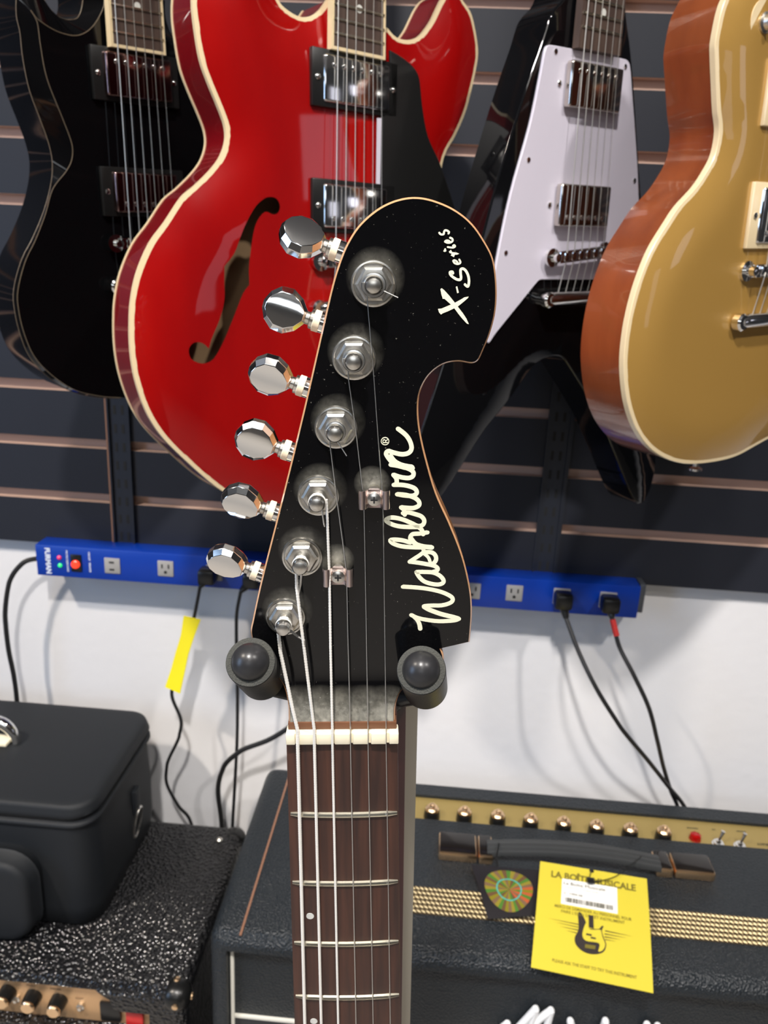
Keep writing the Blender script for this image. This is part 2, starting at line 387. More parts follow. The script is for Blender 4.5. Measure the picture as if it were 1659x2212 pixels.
# slotted steel uprights let into the slatwall
M_std = mat('dark_steel_upright', (.022, .026, .038), .4, metal=.3)
def upright(X, label, edge):
    t = thing('slotted_upright', label, 'shelf upright', Vector((X, 0, ZB)), 'steel uprights on the slatwall')
    mb = MB(); H = CEIL-ZB-.01; wd = .014
    mb.box((-wd, -.0015, .002), (wd, 0-.0002, H))
    for sx in (-1, 1): mb.box((sx*wd-.0012, -.005, .002), (sx*wd+.0012, -.0002, H))
    mb.build('channel', M_std, t, None)
    sb = MB(); z = .012
    while z < H-.02:
        for sx in (-.0052, .0052): sb.box((sx-.0018, -.0019, z), (sx+.0018, -.0014, z+.012))
        z += .0254
    sb.build('slots', M_dark, t, None)
    MB().box((edge*(wd+.0014), -.0035, .002), (edge*(wd+.0040), -.0002, H)).build('edge_strip', M_copper if edge < 0 else M_std, t, None)
upright(-.419, 'black slotted steel upright below the black guitar, behind the left power outlets', -1)
upright(.160, 'black slotted steel upright behind the V shaped guitar, between its wings', 1)

# ================================================================== hanging guitars
def dome_front(name, outline, holes, h, R, grid, m, parent, w0=0):
    v2, tr = fill(outline, holes, grid)
    vs = []
    for p in v2:
        d = min(dist_poly(outline, p[0], p[1])/R, 1); vs.append((p[0], p[1], w0+h*(1-(1-d)**2.2)))
    return mesh(name, vs, [list(t) for t in tr], m, parent, 40), vs
def rim(name, outline, w0, w1, m, parent):
    k = len(outline); mb = MB()
    mb.add([(p[0], p[1], w0) for p in outline]+[(p[0], p[1], w1) for p in outline], [[i, (i+1) % k, k+(i+1) % k, k+i] for i in range(k)])
    v2, tr = fill(outline); mb.add([(p[0], p[1], w0) for p in v2], [list(t) for t in tr])
    return mb.build(name, m, parent, 50)
def fretboard(parent, w0, w1, vtop, bind, m, hw0=.028, hw1=.0215, bridge=.165, dots=(), nfr=22, ang=0):
    mb = MB(); mb.prism([(-hw0, 0), (hw0, 0), (hw1, vtop), (-hw1, vtop)], w0, w1); fb = mb.build('fretboard', m, parent, 20)
    if bind:
        b = MB(); sweep([(-hw0, 0), (hw0, 0), (hw1, vtop), (-hw1, vtop)], [(-.0022, w1+.0002), (.0004, w1+.0002), (.0004, w0), (-.0022, w0)], b); b.build('board_binding', M_cream, fb, None)
    sc = .628
    for k in range(nfr, 0, -1):
        v = sc*2**(-k/12)-bridge
        if v < .002 or v > vtop-.004: continue
        hw = hw0+(hw1-hw0)*v/vtop-.0015
        f = MB().tube([(-hw, v, w1+.0004), (0, v, w1+.0007), (hw, v, w1+.0004)], .0011, 6).build('fret', M_fret, fb)
    for v in dots: MB().lathe((v[0], v[1], w1-.0005), (0, 0, 1), [(.0032, 0), (.0032, .0007)], 16).build('dot_inlay', M_pearl, fb)
    # neck shaft
    nb = MB(); loops = []
    for v, hw in ((-.01, hw0-.002), (vtop+.012, hw1-.0005)):
        loops.append([(-hw*math.cos(a)*1.0, v, w0-math.sin(a)*.017) for a in [math.pi*i/10 for i in range(11)]])
    A, B = loops; n = 11
    nb.add(A+B, [[i, i+1, n+i+1, n+i] for i in range(n-1)]+[list(range(n))[::-1], [n+i for i in range(n)]])
    return fb, nb
def strings(parent, vtop, w1, vb, wb, vt=None, wt=None, ht=.0175, hb=.0258, rr=(.0005, .00043, .00036, .00026, .00022, .00018)):
    for i in range(6):
        s = -1+2*i/5; pts = [(s*ht, vtop, w1+.0015), (s*.023, 0, w1+.002), (s*hb, vb-(.004*(5-i)/5), wb)]
        if vt: pts.append((s*hb*1.02, vt, wt))
        MB().tube(pts, rr[i], 6).build('string', M_strdull, parent)
def headstock_simple(parent, vtop, m, w):
    pts = smooth([(-.022, vtop, 'c'), (-.036, vtop+.03), (-.040, vtop+.15), (-.02, vtop+.165), (0, vtop+.158), (.02, vtop+.165), (.040, vtop+.15), (.036, vtop+.03), (.022, vtop, 'c')], 5)
    hs = MB().prism(pts, w-.016, w-.002, .001).build('headstock', m, parent)
    for sx in (-1, 1):
        for k in range(3):
            v = vtop+.045+k*.04
            MB().lathe((sx*.022, v, w-.002), (0, 0, 1), [(.005, 0), (.005, .002), (.003, .0025), (.003, .012)], 12).lathe((sx*.036, v, w-.010), (sx, 0, 0), [(.002, 0), (.002, .010), (.008, .011), (.008, .020), (.003, .022)], 8).build('tuning_machine', M_chrome, hs)
def hanger(F, vtop, w, label):
    """wall hook whose fork carries the headstock"""
    c = F.wp((0, vtop+.012, w-.03)); t = thing('wall_hanger', label, 'guitar hanger', Vector((c.x, 0, c.z-.02)), 'slatwall hangers')
    MB().box((-.03, -.008, -.06), (.03, -.0005, .05), .002).build('plate', M_blkplas, t)
    L = [F.wp((sx*.034, vtop+.004, w+.012))-t.location for sx in (-1, 1)]; Lb = [F.wp((sx*.034, vtop-.004, w-.045))-t.location for sx in (-1, 1)]
    mid = (Lb[0]+Lb[1])/2
    MB().tube([(0, -.004, 0), (0, mid.y*.4, mid.z*.2), mid], .006, 10).tube([Lb[0], mid, Lb[1]], .005, 10).build('arm', M_chrome2, t)
    for a, b in zip(L, Lb): MB().tube([b, a], .0075, 14).build('rubber_prong', M_rub, t)
def pickup(parent, v0, v1, w0, ring, cov=M_chrome, hw=.0345, wtop=.010, poles='top', base=0, colr=None):
    t = thing_part('pickup', parent)
    if ring: MB().box((-.0455, v1-.004, base), (.0455, v0+.004, base+.0055), .0012).build('mounting_ring', ring, t)
    MB().box((-hw, v1, base+.001), (hw, v0, wtop), .0022, 3).build('cover', cov, t)
    pv = v0-.008 if poles == 'top' else v1+.008
    for i in range(6):
        MB().lathe((-.0245+i*.0098, pv, wtop-.0004), (0, 0, 1), [(.0024, 0), (.0024, .0008), (.0016, .0013)], 10).build('pole_screw', M_chrome, t)
    for sx in (-1, 1): MB().lathe((sx*.0402, (v0+v1)/2, base+(.0053 if ring else 0)), (0, 0, 1), [(.0026, 0), (.0026, .001), (.001, .002)], 10).build('mounting_screw', M_chrome, t)
    return t
def thing_part(name, parent):
    o = bpy.data.objects.new(name, None); COL.objects.link(o); o.parent = parent; o.empty_display_size = .01; return o
def bridge(parent, v, w, m=M_chrome, tail=None, hw=.037, skew=.0):
    t = thing_part('bridge', parent)
    mb = MB(); mb.box((-hw+.003, v-.0055, w-.006), (hw-.003, v+.0055, w), .0015, M=Matrix.Translation((0, v, 0)) @ Matrix.Rotation(skew, 4, 'Z') @ Matrix.Translation((0, -v, 0)))
    mb.build('bridge_bar', m, t)
    for i in range(6): MB().box((-.0255+i*.0102-.0035, v-.004+skew*(-.0255+i*.0102), w-.001), (-.0255+i*.0102+.0035, v+.004+skew*(-.0255+i*.0102), w+.0012), .0008).build('saddle', M_chrome, t)
    for sx in (-1, 1): MB().lathe((sx*hw, v+sx*hw*skew, 0), (0, 0, 1), [(.0035, 0), (.0035, w*.4), (.0085, w*.45), (.0085, w*.6), (.004, w*.65), (.004, w+.001), (.002, w+.002)], 16).build('thumb_wheel', M_chrome, t)
    if tail is not None:
        t2 = thing_part('tailpiece', parent)
        MB().tube([(-.041, tail, w-.004), (-.035, tail+.001, w-.003), (.035, tail+.001, w-.003), (.041, tail, w-.004)], [.005, .0062, .0062, .005], 12).build('tail_bar', m, t2)
        for sx in (-1, 1): MB().lathe((sx*.0415, tail, 0), (0, 0, 1), [(.0055, 0), (.0055, w*.5), (.0075, w*.55), (.0075, w*.9), (.006, w)], 16).build('tail_stud', M_chrome, t2)

# ---- red semi hollow guitar
RF = Frame((-.0943, -.2376, .1736), 40.67, -.97, -1.06)
red = thing('electric_guitar', 'cherry red semi hollow electric guitar with cream binding, hanging on the slatwall', 'guitar', RF.M, 'guitars hanging on the slatwall')
RW = -.004
left = px(RF, [(600, 0), (588, -50), (560, -100), (510, -135), (455, -120), (424, -60), (417, 0), (423, 63), (434, 127), (451, 177), (472, 228), (487, 270), (489, 304), (478, 338), (457, 367), (423, 401), (394, 426), (358, 480), (324, 527), (297, 591), (285, 649), (282, 696), (283, 750), (290, 804), (304, 855), (324, 902), (354, 946), (398, 990), (439, 1027), (473, 1054), (495, 1067)], RW)
lowleft = [p for p in left if p[1] < -.10]
bot = px(RF, [(600, 1112)], RW)[0]
vb = bot[1]-.006
right_up = px(RF, [(952, 385), (955, 350), (965, 322), (981, 295), (1006, 236), (1027, 148), (1031, 105), (1018, 34), (997, 0), (985, -25), (968, -18), (955, 0), (945, 20), (930, 50), (905, 80), (880, 88), (855, 82), (837, 63, 'c')], RW)
cut_left = px(RF, [(708, 0, 'c'), (693, 21), (672, 36), (647, 38), (617, 21)], RW)
mir = [(-p[0], p[1]) for p in reversed(lowleft) if p[1] < -.165]+px(RF, [(990, 470), (963, 425)], RW)
outline = smooth(cut_left+left+[bot, (0, vb), (-bot[0], bot[1])]+mir+right_up, 4)
fh = smooth(px(RF, [(558, 435), (571, 427), (588, 428), (598, 441), (596, 458), (584, 464), (567, 458), (550, 477), (541, 506), (535, 549), (532, 581), (533, 615, 'c'), (520, 632), (500, 682), (479, 733), (456, 774), (432, 784), (408, 774), (403, 753), (414, 739), (432, 740), (446, 752, 'c'), (452, 730), (469, 689), (479, 649), (479, 615), (479, 575, 'c'), (500, 548), (513, 514), (527, 480), (546, 447)], RW+.004), 3)
fh2 = [(-p[0], p[1]) for p in fh]
top, _ = dome_front('top', outline, [fh, fh2], .009, .055, .008, M_red, red, RW)
rim('back_and_sides', outline, RW-.043, RW, M_redrim, red)
b = MB(); sweep(outline, [(-.0032, RW+.0010), (.0006, RW+.0003), (.0006, RW-.0035), (-.0032, RW-.0035)], b); b.build('front_binding', M_cream, red, 30)
b = MB(); sweep(outline, [(-.002, RW-.0405), (.0006, RW-.0405), (.0006, RW-.0432), (-.002, RW-.0434)], b); b.build('back_binding', M_cream, red, 30)
v2, tr = fill(offset(outline, -.003)); mesh('inner_back', [(p[0], p[1], RW-.036) for p in v2], [list(t) for t in tr], M_inside, red)
fb, nb = fretboard(red, .006, .0125, .45, True, M_rosedull, dots=((0, .034),), bridge=.164); nb.build('neck', M_red, red)
strings(red, .45, .0125, -.172, .0165, -.215, .012)
pickup(red, -.004, -.041, 0, M_blkplas, base=.004, wtop=.012)
pickup(red, -.106, -.143, 0, M_blkplas, base=.004, wtop=.012, poles='bottom')
bridge(red, -.172, .0165, tail=-.213)
pg = smooth(px(RF, [(842, 108, 'c'), (866, 122), (892, 143), (906, 169), (913, 232), (925, 295), (951, 354), (978, 435), (1000, 520), (985, 570), (900, 570), (845, 545, 'c'), (822, 500, 'c'), (822, 401, 'c'), (826, 253, 'c'), (847, 240, 'c')], .009), 4)
MB().prism(pg, .007, .0095, .0008).build('pickguard', M_blkplas, red)
MB().add([RF.at3(814, 255, .0088), RF.at3(824, 255, .0088), RF.at3(821, 400, .0088), RF.at3(812, 400, .0088), RF.at3(814, 255, .0078), RF.at3(824, 255, .0078), RF.at3(821, 400, .0078), RF.at3(812, 400, .0078)], [[0, 1, 2, 3], [4, 5, 6, 7], [0, 3, 7, 4], [1, 2, 6, 5], [0, 1, 5, 4], [3, 2, 6, 7]]).build('lit_guard_edge', M_white, red, None)  # white strip paints in the light caught on the pickguard's bevel
headstock_simple(red, .45, M_black, .0125); hanger(RF, .45, .0125, 'wall hanger holding the red semi hollow guitar by its headstock')

# ---- black bevelled double cutaway guitar
SF = Frame((-.3093, -.1867, .1831), 50.45, 3.04, -3.62)
sg = thing('electric_guitar', 'black double cutaway electric guitar with two pickups, left of the red guitar', 'guitar', SF.M, 'guitars hanging on the slatwall')
bo = px(SF, [(178, -40), (182, 0), (172, 36), (150, 42), (128, 34), (108, 14), (95, -8), (72, -45), (55, -55), (40, -20), (38, 30), (46, 70), (52, 125), (66, 193), (89, 256), (108, 310), (116, 354), (112, 402), (96, 460), (73, 515), (50, 560), (34, 615), (32, 655), (44, 716), (68, 774), (110, 818), (160, 848), (216, 860), (262, 862)], -.004)
bi = px(SF, [(226, -40), (225, 0), (222, 19), (207, 48), (188, 68), (164, 77), (135, 72), (108, 60), (80, 40), (62, 14), (62, 12), (63, 12), (66, 22), (80, 48), (87, 96), (101, 169), (135, 256), (155, 311), (155, 344), (142, 371), (114, 408), (98, 462), (77, 517), (55, 563), (40, 618), (38, 655), (50, 714), (74, 770), (115, 813), (163, 843), (216, 856), (262, 859)], 0)
del bi[9]; del bi[9]; del bi[9]
def resamp(a, n):
    L = [0]
    for i in range(1, len(a)): L.append(L[-1]+math.hypot(a[i][0]-a[i-1][0], a[i][1]-a[i-1][1]))
    out = []; j = 0
    for k in range(n):
        t = L[-1]*k/(n-1)
        while j < len(L)-2 and L[j+1] < t: j += 1
        f = (t-L[j])/max(1e-9, L[j+1]-L[j]); out.append((a[j][0]+(a[j+1][0]-a[j][0])*f, a[j][1]+(a[j+1][1]-a[j][1])*f))
    return out
n0 = len(bo); bi = bi[:n0] if len(bi) >= n0 else bi
L1 = smooth(bo, 5, False); L2 = smooth(bi, 5, False)
L2 = resamp(L2, len(L1)) if len(L2) != len(L1) else L2
R1 = [(-p[0], p[1]) for p in reversed(L1)]; R2 = [(-p[0], p[1]) for p in reversed(L2)]
so, si = L1+R1, L2+R2
v2, tr = fill(si, (), .02); mesh('top', [(p[0], p[1], 0) for p in v2], [list(t) for t in tr], M_black, sg)
k = len(so)
mesh('edge_bevel', [(p[0], p[1], 0) for p in si]+[(p[0], p[1], -.007) for p in so], [[i, (i+1) % k, k+(i+1) % k, k+i] for i in range(k)], M_black, sg, 60)
rim('back_and_sides', so, -.056, -.007, M_black, sg)
bl = MB()
for lp, w in ((L1, -.0068), (L2, .0002)): bl.tube([(p[0], p[1], w) for p in lp[2:]], .0003, 5)
bl.build('bevel_line', mat('aged_edge_line', (.16, .12, .08), .4), sg)
fb, nb = fretboard(sg, .005, .0125, .45, True, M_rosedull, dots=((.001, .036),), bridge=.164); nb.build('neck', M_black, sg)
strings(sg, .45, .0125, -.172, .0165, -.215, .012)
M_chdk = mat('red_tinted_chrome_cover', (.32, .20, .19), .12, metal=1)  # chrome, with its dark red reflection put into the base colour
pickup(sg, -.004, -.041, 0, M_blkplas, cov=M_chdk, base=0, wtop=.012)
pickup(sg, -.106, -.143, 0, M_blkplas, cov=M_chdk, base=0, wtop=.012, poles='bottom')
bridge(sg, -.172, .0145, tail=-.213)
headstock_simple(sg, .45, M_black, .0125); hanger(SF, .45, .0125, 'wall hanger holding the black double cutaway guitar by its headstock')

# ---- black V shaped guitar with white guard
VF = Frame((.1184, -.1994, .1913), 39.97, .94, -2.79)
vg = thing('electric_guitar', 'black V shaped electric guitar with a large white pickguard', 'guitar', VF.M, 'guitars hanging on the slatwall')
vl = px(VF, [(1238, -60, 'c'), (1223, -10), (1200, 18), (1188, 38), (1172, 90), (1137, 190), (1095, 324), (1065, 425), (1040, 520), (985, 700), (925, 890), (880, 1030), (868, 1085), (885, 1125), (915, 1125), (945, 1085), (977, 1040), (1044, 935), (1099, 866), (1150, 795), (1180, 774)], 0)
vr = px(VF, [(1212, 771), (1230, 792), (1293, 897), (1331, 986), (1365, 1070), (1384, 1089), (1404, 1060), (1417, 1000), (1412, 850), (1402, 650), (1388, 460), (1379, 330), (1370, 190), (1362, 100), (1354, 40), (1348, -20), (1340, -60, 'c')], 0)
vo = smooth(vl+vr, 5)
v2, tr = fill(offset(vo, -.0016)); kk = len(vo)
mb = MB(); mb.add([(p[0], p[1], 0) for p in v2], [list(t) for t in tr])
for (A, wa), (B, wb) in (((offset(vo, -.0016), 0), (offset(vo, -.0005), -.0005)), ((offset(vo, -.0005), -.0005), (vo, -.0016))):
    mb.add([(p[0], p[1], wa) for p in A]+[(p[0], p[1], wb) for p in B], [[i, (i+1) % kk, kk+(i+1) % kk, kk+i] for i in range(kk)])
mb.build('top', M_black, vg, 60)
rim('back_and_sides', vo, -.040, -.0016, M_black, vg)
wgp = smooth(px(VF, [(1190, 97), (1179, 104), (1168, 160), (1145, 270), (1103, 421), (1074, 560), (1060, 650), (1053, 735), (1057, 741), (1070, 722), (1120, 660), (1163, 607), (1172, 604, 'c'), (1290, 603), (1300, 598), (1303, 568), (1312, 575, 'c'), (1330, 610), (1372, 700), (1398, 760), (1396, 700), (1390, 560), (1381, 447), (1377, 350), (1367, 211), (1361, 140), (1352, 128), (1270, 112)], .0025), 4)
MB().prism(wgp, .0002, .0026, .0006).build('pickguard', M_white, vg)
for p in ((1200, 111), (1350, 144), (1141, 345), (1370, 390), (1092, 546)): MB().lathe(VF.at3(p[0], p[1], .0026), (0, 0, 1), [(.0024, 0), (.0022, .0008), (.001, .001)], 12).build('guard_screw', M_chrome, vg)
fb, nb = fretboard(vg, .003, .0105, .45, False, M_rosedull, dots=((.0, .030),), bridge=.160); nb.build('neck', M_black, vg)
strings(vg, .45, .0105, -.172, .0165, -.212, .009)
M_chv = mat('nickel_cover', (.60, .55, .50), .12, metal=1)
pickup(vg, -.010, -.047, 0, None, cov=M_chv, base=.0026, wtop=.012)
pickup(vg, -.110, -.147, 0, None, cov=M_chv, base=.0026, wtop=.012, poles='bottom')
bridge(vg, -.172, .0165, tail=-.213, skew=.08)
headstock_simple(vg, .45, M_black, .0105); hanger(VF, .45, .0105, 'wall hanger holding the black V shaped guitar by its headstock')

# ---- gold single cutaway guitar
LPO = onY(1648, 583, -.262)
LF = Frame(LPO, 37, 0, -3.2)
lp = thing('electric_guitar', 'gold top single cutaway electric guitar with brown sides, at the right edge', 'guitar', LF.M, 'guitars hanging on the slatwall')
ll = px(LF, [(1600, -60), (1567, 0), (1558, 26), (1551, 58), (1545, 94), (1545, 122), (1547, 173), (1550, 239), (1554, 274), (1552, 303), (1544, 337), (1529, 367), (1504, 405), (1466, 447), (1442, 483), (1407, 541), (1381, 606), (1365, 661), (1354, 716), (1348, 775), (1350, 830), (1358, 880), (1375, 927), (1402, 965), (1436, 988), (1478, 1000)], 0)
lr = px(LF, [(1529, 998), (1584, 986), (1634, 960), (1659, 943)], 0)
lo = smooth([(-.032, .236, 'c'), (-.062, .233)]+ll+lr[:-1]+[(.08, -.15), (.12, -.125), (.148, -.08), (.157, -.03), (.145, .012), (.115, .047), (.090, .085), (.092, .115), (.115, .145), (.124, .175), (.110, .194), (.085, .188), (.060, .166), (.033, .150, 'c')], 4)
dome_front('top', lo, [], .008, .045, .010, M_gold, lp, 0)
rim('back_and_sides', lo, -.047, 0, M_mahog, lp)
b = MB(); sweep(lo, [(-.0030, .0010), (.0002, .0006), (.0006, 0), (.0006, -.0045), (-.0030, -.0045)], b); b.build('front_binding', M_cream, lp, 30)
strings(lp, .55, .0155, 0, .019, -.043, .012)
fb, nb = fretboard(lp, .006, .0125, .40, True, M_rosedull, bridge=.0)
fb.location = (0, .165, 0); nbo = nb.build('neck', M_mahog, lp); nbo.location = (0, .165, 0)
t = pickup(lp, .066, .022, 0, M_cream, base=.006, wtop=.014, poles='bottom'); t2 = pickup(lp, .155, .115, 0, M_cream, base=.006, wtop=.014)
bridge(lp, 0, .017, tail=-.042)
q = LF.at3(1648, 50, .006); sw = thing_part('selector_switch', lp)
MB().lathe(q, (0, 0, 1), [(.0165, 0), (.0165, .0012), (.007, .0013)], 32).build('switch_washer', M_cream, sw)
MB().lathe(q+Vector((0, 0, .001)), (0, 0, 1), [(.0075, 0), (.0075, .002), (.0055, .003), (.005, .006), (.002, .0065)], 20).tube([q+Vector((0, 0, .006)), q+Vector((.001, .003, .018))], [.0018, .003], 10).build('switch_nut', M_chrome2, sw)
q = LF.at3(1503, 1002, -.022); MB().lathe(q+Vector((0, .004, 0)), (0, -1, 0), [(.003, 0), (.003, .006), (.0065, .008), (.0065, .010), (.003, .011)], 14).build('strap_button', M_chrome, lp)
pl = px(LF, [(1276, 760), (1276, 830)], -.047); mb = MB(); mb.box((pl[0][0]-.0018, pl[1][1], -.046), (pl[0][0]+.004, pl[0][1]+.004, -.020), .001); mb.build('side_jack_plate', M_ivory, lp)
headstock_simple(lp, .565, M_black, .0125); hanger(LF, .565, .0125, 'wall hanger holding the gold single cutaway guitar by its headstock')

# ================================================================== the guitar in front
GF = Frame((-.0268, -.7541, -.1702), 5.19, 2.05, -2.62)
FG = thing('electric_guitar', 'black electric guitar headstock and rosewood neck in the foreground, with six chrome tuners', 'guitar', GF.M)
HW = -.0065
TP = [(807, 613), (765, 773), (726, 923), (688, 1070), (653, 1202), (617, 1331)]
TREES = [(808, 1072), (731, 1238)]
DUST_SHEEN = [(GF.at3(x+4, y-14, HW), .0095, .42) for x, y in TP]+[(GF.at3(x-4, y-28, HW), .0065, .7) for x, y in TREES]+[(GF.at3(x, 1572, -.003), .0175, .95) for x in (650, 695, 740, 785, 835)]  # nut row: dust plus the ramp's light sheen painted into the colour
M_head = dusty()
ho = px(GF, [(626, 1562, 'c'), (624, 1520), (612, 1480), (585, 1447), (556, 1412), (541, 1369), (545, 1340), (563, 1257), (597, 1123), (627, 1003), (659, 870), (692, 725), (717, 617), (735, 559), (753, 519), (778, 483), (815, 451), (854, 432), (894, 425), (934, 431), (981, 451), (1021, 483), (1053, 530), (1068, 566), (1074, 624), (1071, 675), (1059, 722), (1046, 754), (1034, 779), (1020, 786), (988, 782), (956, 789), (927, 812), (909, 845), (904, 881), (908, 930), (923, 997), (944, 1067), (974, 1134), (1001, 1205), (1017, 1276), (1020, 1328), (1015, 1389, 'c'), (954, 1403, 'c'), (959, 1420), (955, 1445), (930, 1466), (895, 1478), (868, 1490), (855, 1515), (853, 1540), (852, 1562, 'c')], HW)
ho = [(p[0], p[1])+tuple(p[2:]) for p in ho]
hs = smooth(ho, 6)
v2, tr = fill(offset(hs, -.0007), (), .0028)
def ramp(v): return HW+(0 if v > .026 else (-.0015-HW)*(1-max(0, min(1, (v-.005)/.021)))**2)
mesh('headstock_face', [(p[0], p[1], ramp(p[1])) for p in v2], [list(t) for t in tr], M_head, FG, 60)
mb = MB(); k = len(hs)
for (A, wa), (B, wb) in (((hs, -.0010), (hs, -.0145)),):
    mb.add([(p[0], p[1], ramp(p[1])+wa) for p in A]+[(p[0], p[1], HW+wb) for p in B], [[i, (i+1) % k, k+(i+1) % k, k+i] for i in range(k)])
vv, tt = fill(hs); mb.add([(p[0], p[1], HW-.0145) for p in vv], [list(t) for t in tt])
mb.build('headstock_wood', mat('amber_maple', (.50, .22, .08), .35, coat=.7), FG, 50)
mb = MB(); A = offset(hs, -.0006)
mb.add([(p[0], p[1], ramp(p[1])+.00001) for p in A]+[(p[0], p[1], ramp(p[1])-.0011) for p in hs], [[i, (i+1) % k, k+(i+1) % k, k+i] for i in range(k)])
mb.build('headstock_edge', mat('worn_edge_wood', (.62, .34, .17), .3, coat=1), FG, 60)
# neck
NL = -.46
def hwid(v): return .0211+(.0283-.0211)*(-v)/.47
def ucurve(u): return -u*u/(2*.24)
nb = MB(); vs = []; U = [i/10-1 for i in range(21)]
for v in (.0, -.1, -.2, -.3, NL): vs += [(hwid(v)*a*1.0-.0002, v, ucurve(hwid(v)*a)) for a in U]+[(hwid(v), v, -.006), (-hwid(v), v, -.006)]
n = 23; fs = []
for j in range(4): fs += [[j*n+i, j*n+(i+1) % n, (j+1)*n+(i+1) % n, (j+1)*n+i] for i in range(n)]
fs += [list(range(n)), [4*n+i for i in range(n)]]
fbd = mesh('fretboard', vs, fs, M_rose, FG, 40)
for kf in range(1, 18):
    v = -(.6477-.6477*2**(-kf/12)); hw = hwid(v)-.0007
    MB().tube([(hw*(i/6-1), v, ucurve(hw*(i/6-1))+.0002) for i in range(13)], [.0007]+[.00115]*11+[.0007], 8).build('fret', M_fret, fbd)
for p in ((670, 1978), (678, 2205)): MB().lathe(GF.at3(p[0], p[1], -.0006), (0, 0, 1), [(.0016, -.001), (.0016, .0003)], 18).build('dot_inlay', M_pearl, fbd)
mb = MB(); loops = [(0.012, .0205, .0085), (0, .0208, .013), (-.1, hwid(-.1)-.0003, .0145), (-.3, hwid(-.3)-.0003, .0155), (NL, hwid(NL)-.0003, .018)]
vs = []; m_ = 13
for v, hw, dp in loops: vs += [(-hw*math.cos(math.pi*i/(m_-1)), v, -.0061-math.sin(math.pi*i/(m_-1))*dp) for i in range(m_)]
fs = [];
for j in range(len(loops)-1): fs += [[j*m_+i, j*m_+(i+1) % m_, (j+1)*m_+(i+1) % m_, (j+1)*m_+i] for i in range(m_)]
fs += [list(range(m_)), [(len(loops)-1)*m_+i for i in range(m_)]]
mesh('neck_shaft', vs, fs, M_maroon, FG, 50)
MB().box((-.0205, .0020, -.006), (.0205, .0052, -.0012), .0003).build('end_grain_strip', mat('brown_end_grain', (.16, .065, .03), .5), FG)
nut = MB(); sl = [(-.0172+i*.00686) for i in range(6)]
prev = -.0212
for i, s in enumerate(sl+[.0212]):
    e = s-.0005 if i < 6 else .0212
    nut.box((prev, -.0026, -.004), (e, .0021, .0019), .0004, 2); prev = e+.001
nut.box((-.0210, -.0024, -.0045), (.0210, .0019, .0010)); nut.build('nut', M_nut, FG)
# body below the view
bp = smooth([(-.03, -.40), (-.12, -.345), (-.15, -.40), (-.115, -.50), (-.13, -.58), (-.165, -.68), (-.13, -.79), (0, -.83), (.13, -.79), (.165, -.69), (.125, -.58), (.115, -.51), (.15, -.42), (.11, -.37), (.03, -.42)], 5)
MB().prism(bp, -.042, -.002, .003).build('body', M_black, FG)
# strings
SX = [643, 679, 718, 757, 795, 834]; BX = [658.5, 694, 730.6, 769, 806, 843]
SR = [.00066, .00056, .00046, .00022, .00019, .00017]
def S3(x, y, w): return GF.at3(x, y, w)
NW = .0021
paths = [
 [S3(600, 1352, -.0005), S3(606, 1410, -.0003), S3(620, 1475, .0006), S3(632, 1532, .0014), S3(643, 1578, NW)],
 [S3(640, 1222, -.0005), S3(641, 1270, -.0004), S3(653, 1370, .0003), S3(668, 1490, .0013), S3(679, 1578, NW)],
 [S3(705, 1080, -.0008), S3(707, 1120, -.0012), S3(710, 1200, -.0024), S3(711.5, 1240, -.0028), S3(714, 1400, 0), S3(718, 1578, NW)],
 [S3(711, 935, -.001), S3(713, 960, -.001), S3(728, 1080, -.0018), S3(743, 1190, -.0026), S3(749, 1240, -.0028), S3(751, 1350, -.001), S3(757, 1578, NW)],
 [S3(751, 790, -.001), S3(753, 820, -.001), S3(767, 915, -.0016), S3(782, 1045, -.0026), S3(786, 1075, -.0028), S3(789, 1220, -.001), S3(795, 1578, NW)],
 [S3(792, 625, -.001), S3(794, 655, -.001), S3(806, 790, -.0014), S3(820, 990, -.0024), S3(827, 1072, -.0028), S3(829, 1200, -.001), S3(834, 1578, NW)]]
for i, p in enumerate(paths):
    b2 = S3(BX[i], 2212, .0030); a = S3(SX[i], 1600, NW); d = (b2-a); endp = b2+d*(.9)
    endp.z = .004
    pts = p+[a, b2, endp]; mb = MB().tube(pts, SR[i], 8)
    if i < 3:   # windings: fine rings along the visible run
        cum = 0; seg = 0
        step = .0011
        for j in range(len(pts)-1):
            A, B = pts[j], pts[j+1]; L = (B-A).length; q = 0
            while q < min(L, .16):
                c = A+(B-A)*(q/L); t = (B-A).normalized(); mb.tube([c-t*.00022, c+t*.00022], SR[i]*1.10, 8, False); q += step
    mb.build('string', M_wound if i < 3 else M_steel, FG)
for pts, r in (([S3(822, 625, .0005), S3(860, 643, .001)], .00018), ([S3(730, 955, 0), S3(749, 985, .001)], .0002), ([S3(695, 1095, -.001), S3(699, 1128, -.0008), S3(701, 1137, -.002)], .0003),
               ([S3(651, 1240, -.001), S3(649, 1262, -.0015), S3(643, 1290, -.002)], .0005), ([S3(627, 1362, -.001), S3(645, 1376, -.001), S3(658, 1384, .0005), S3(658, 1396, .0005)], .0005)):
    MB().tube(pts, r, 8).build('string_end', M_steel, FG)
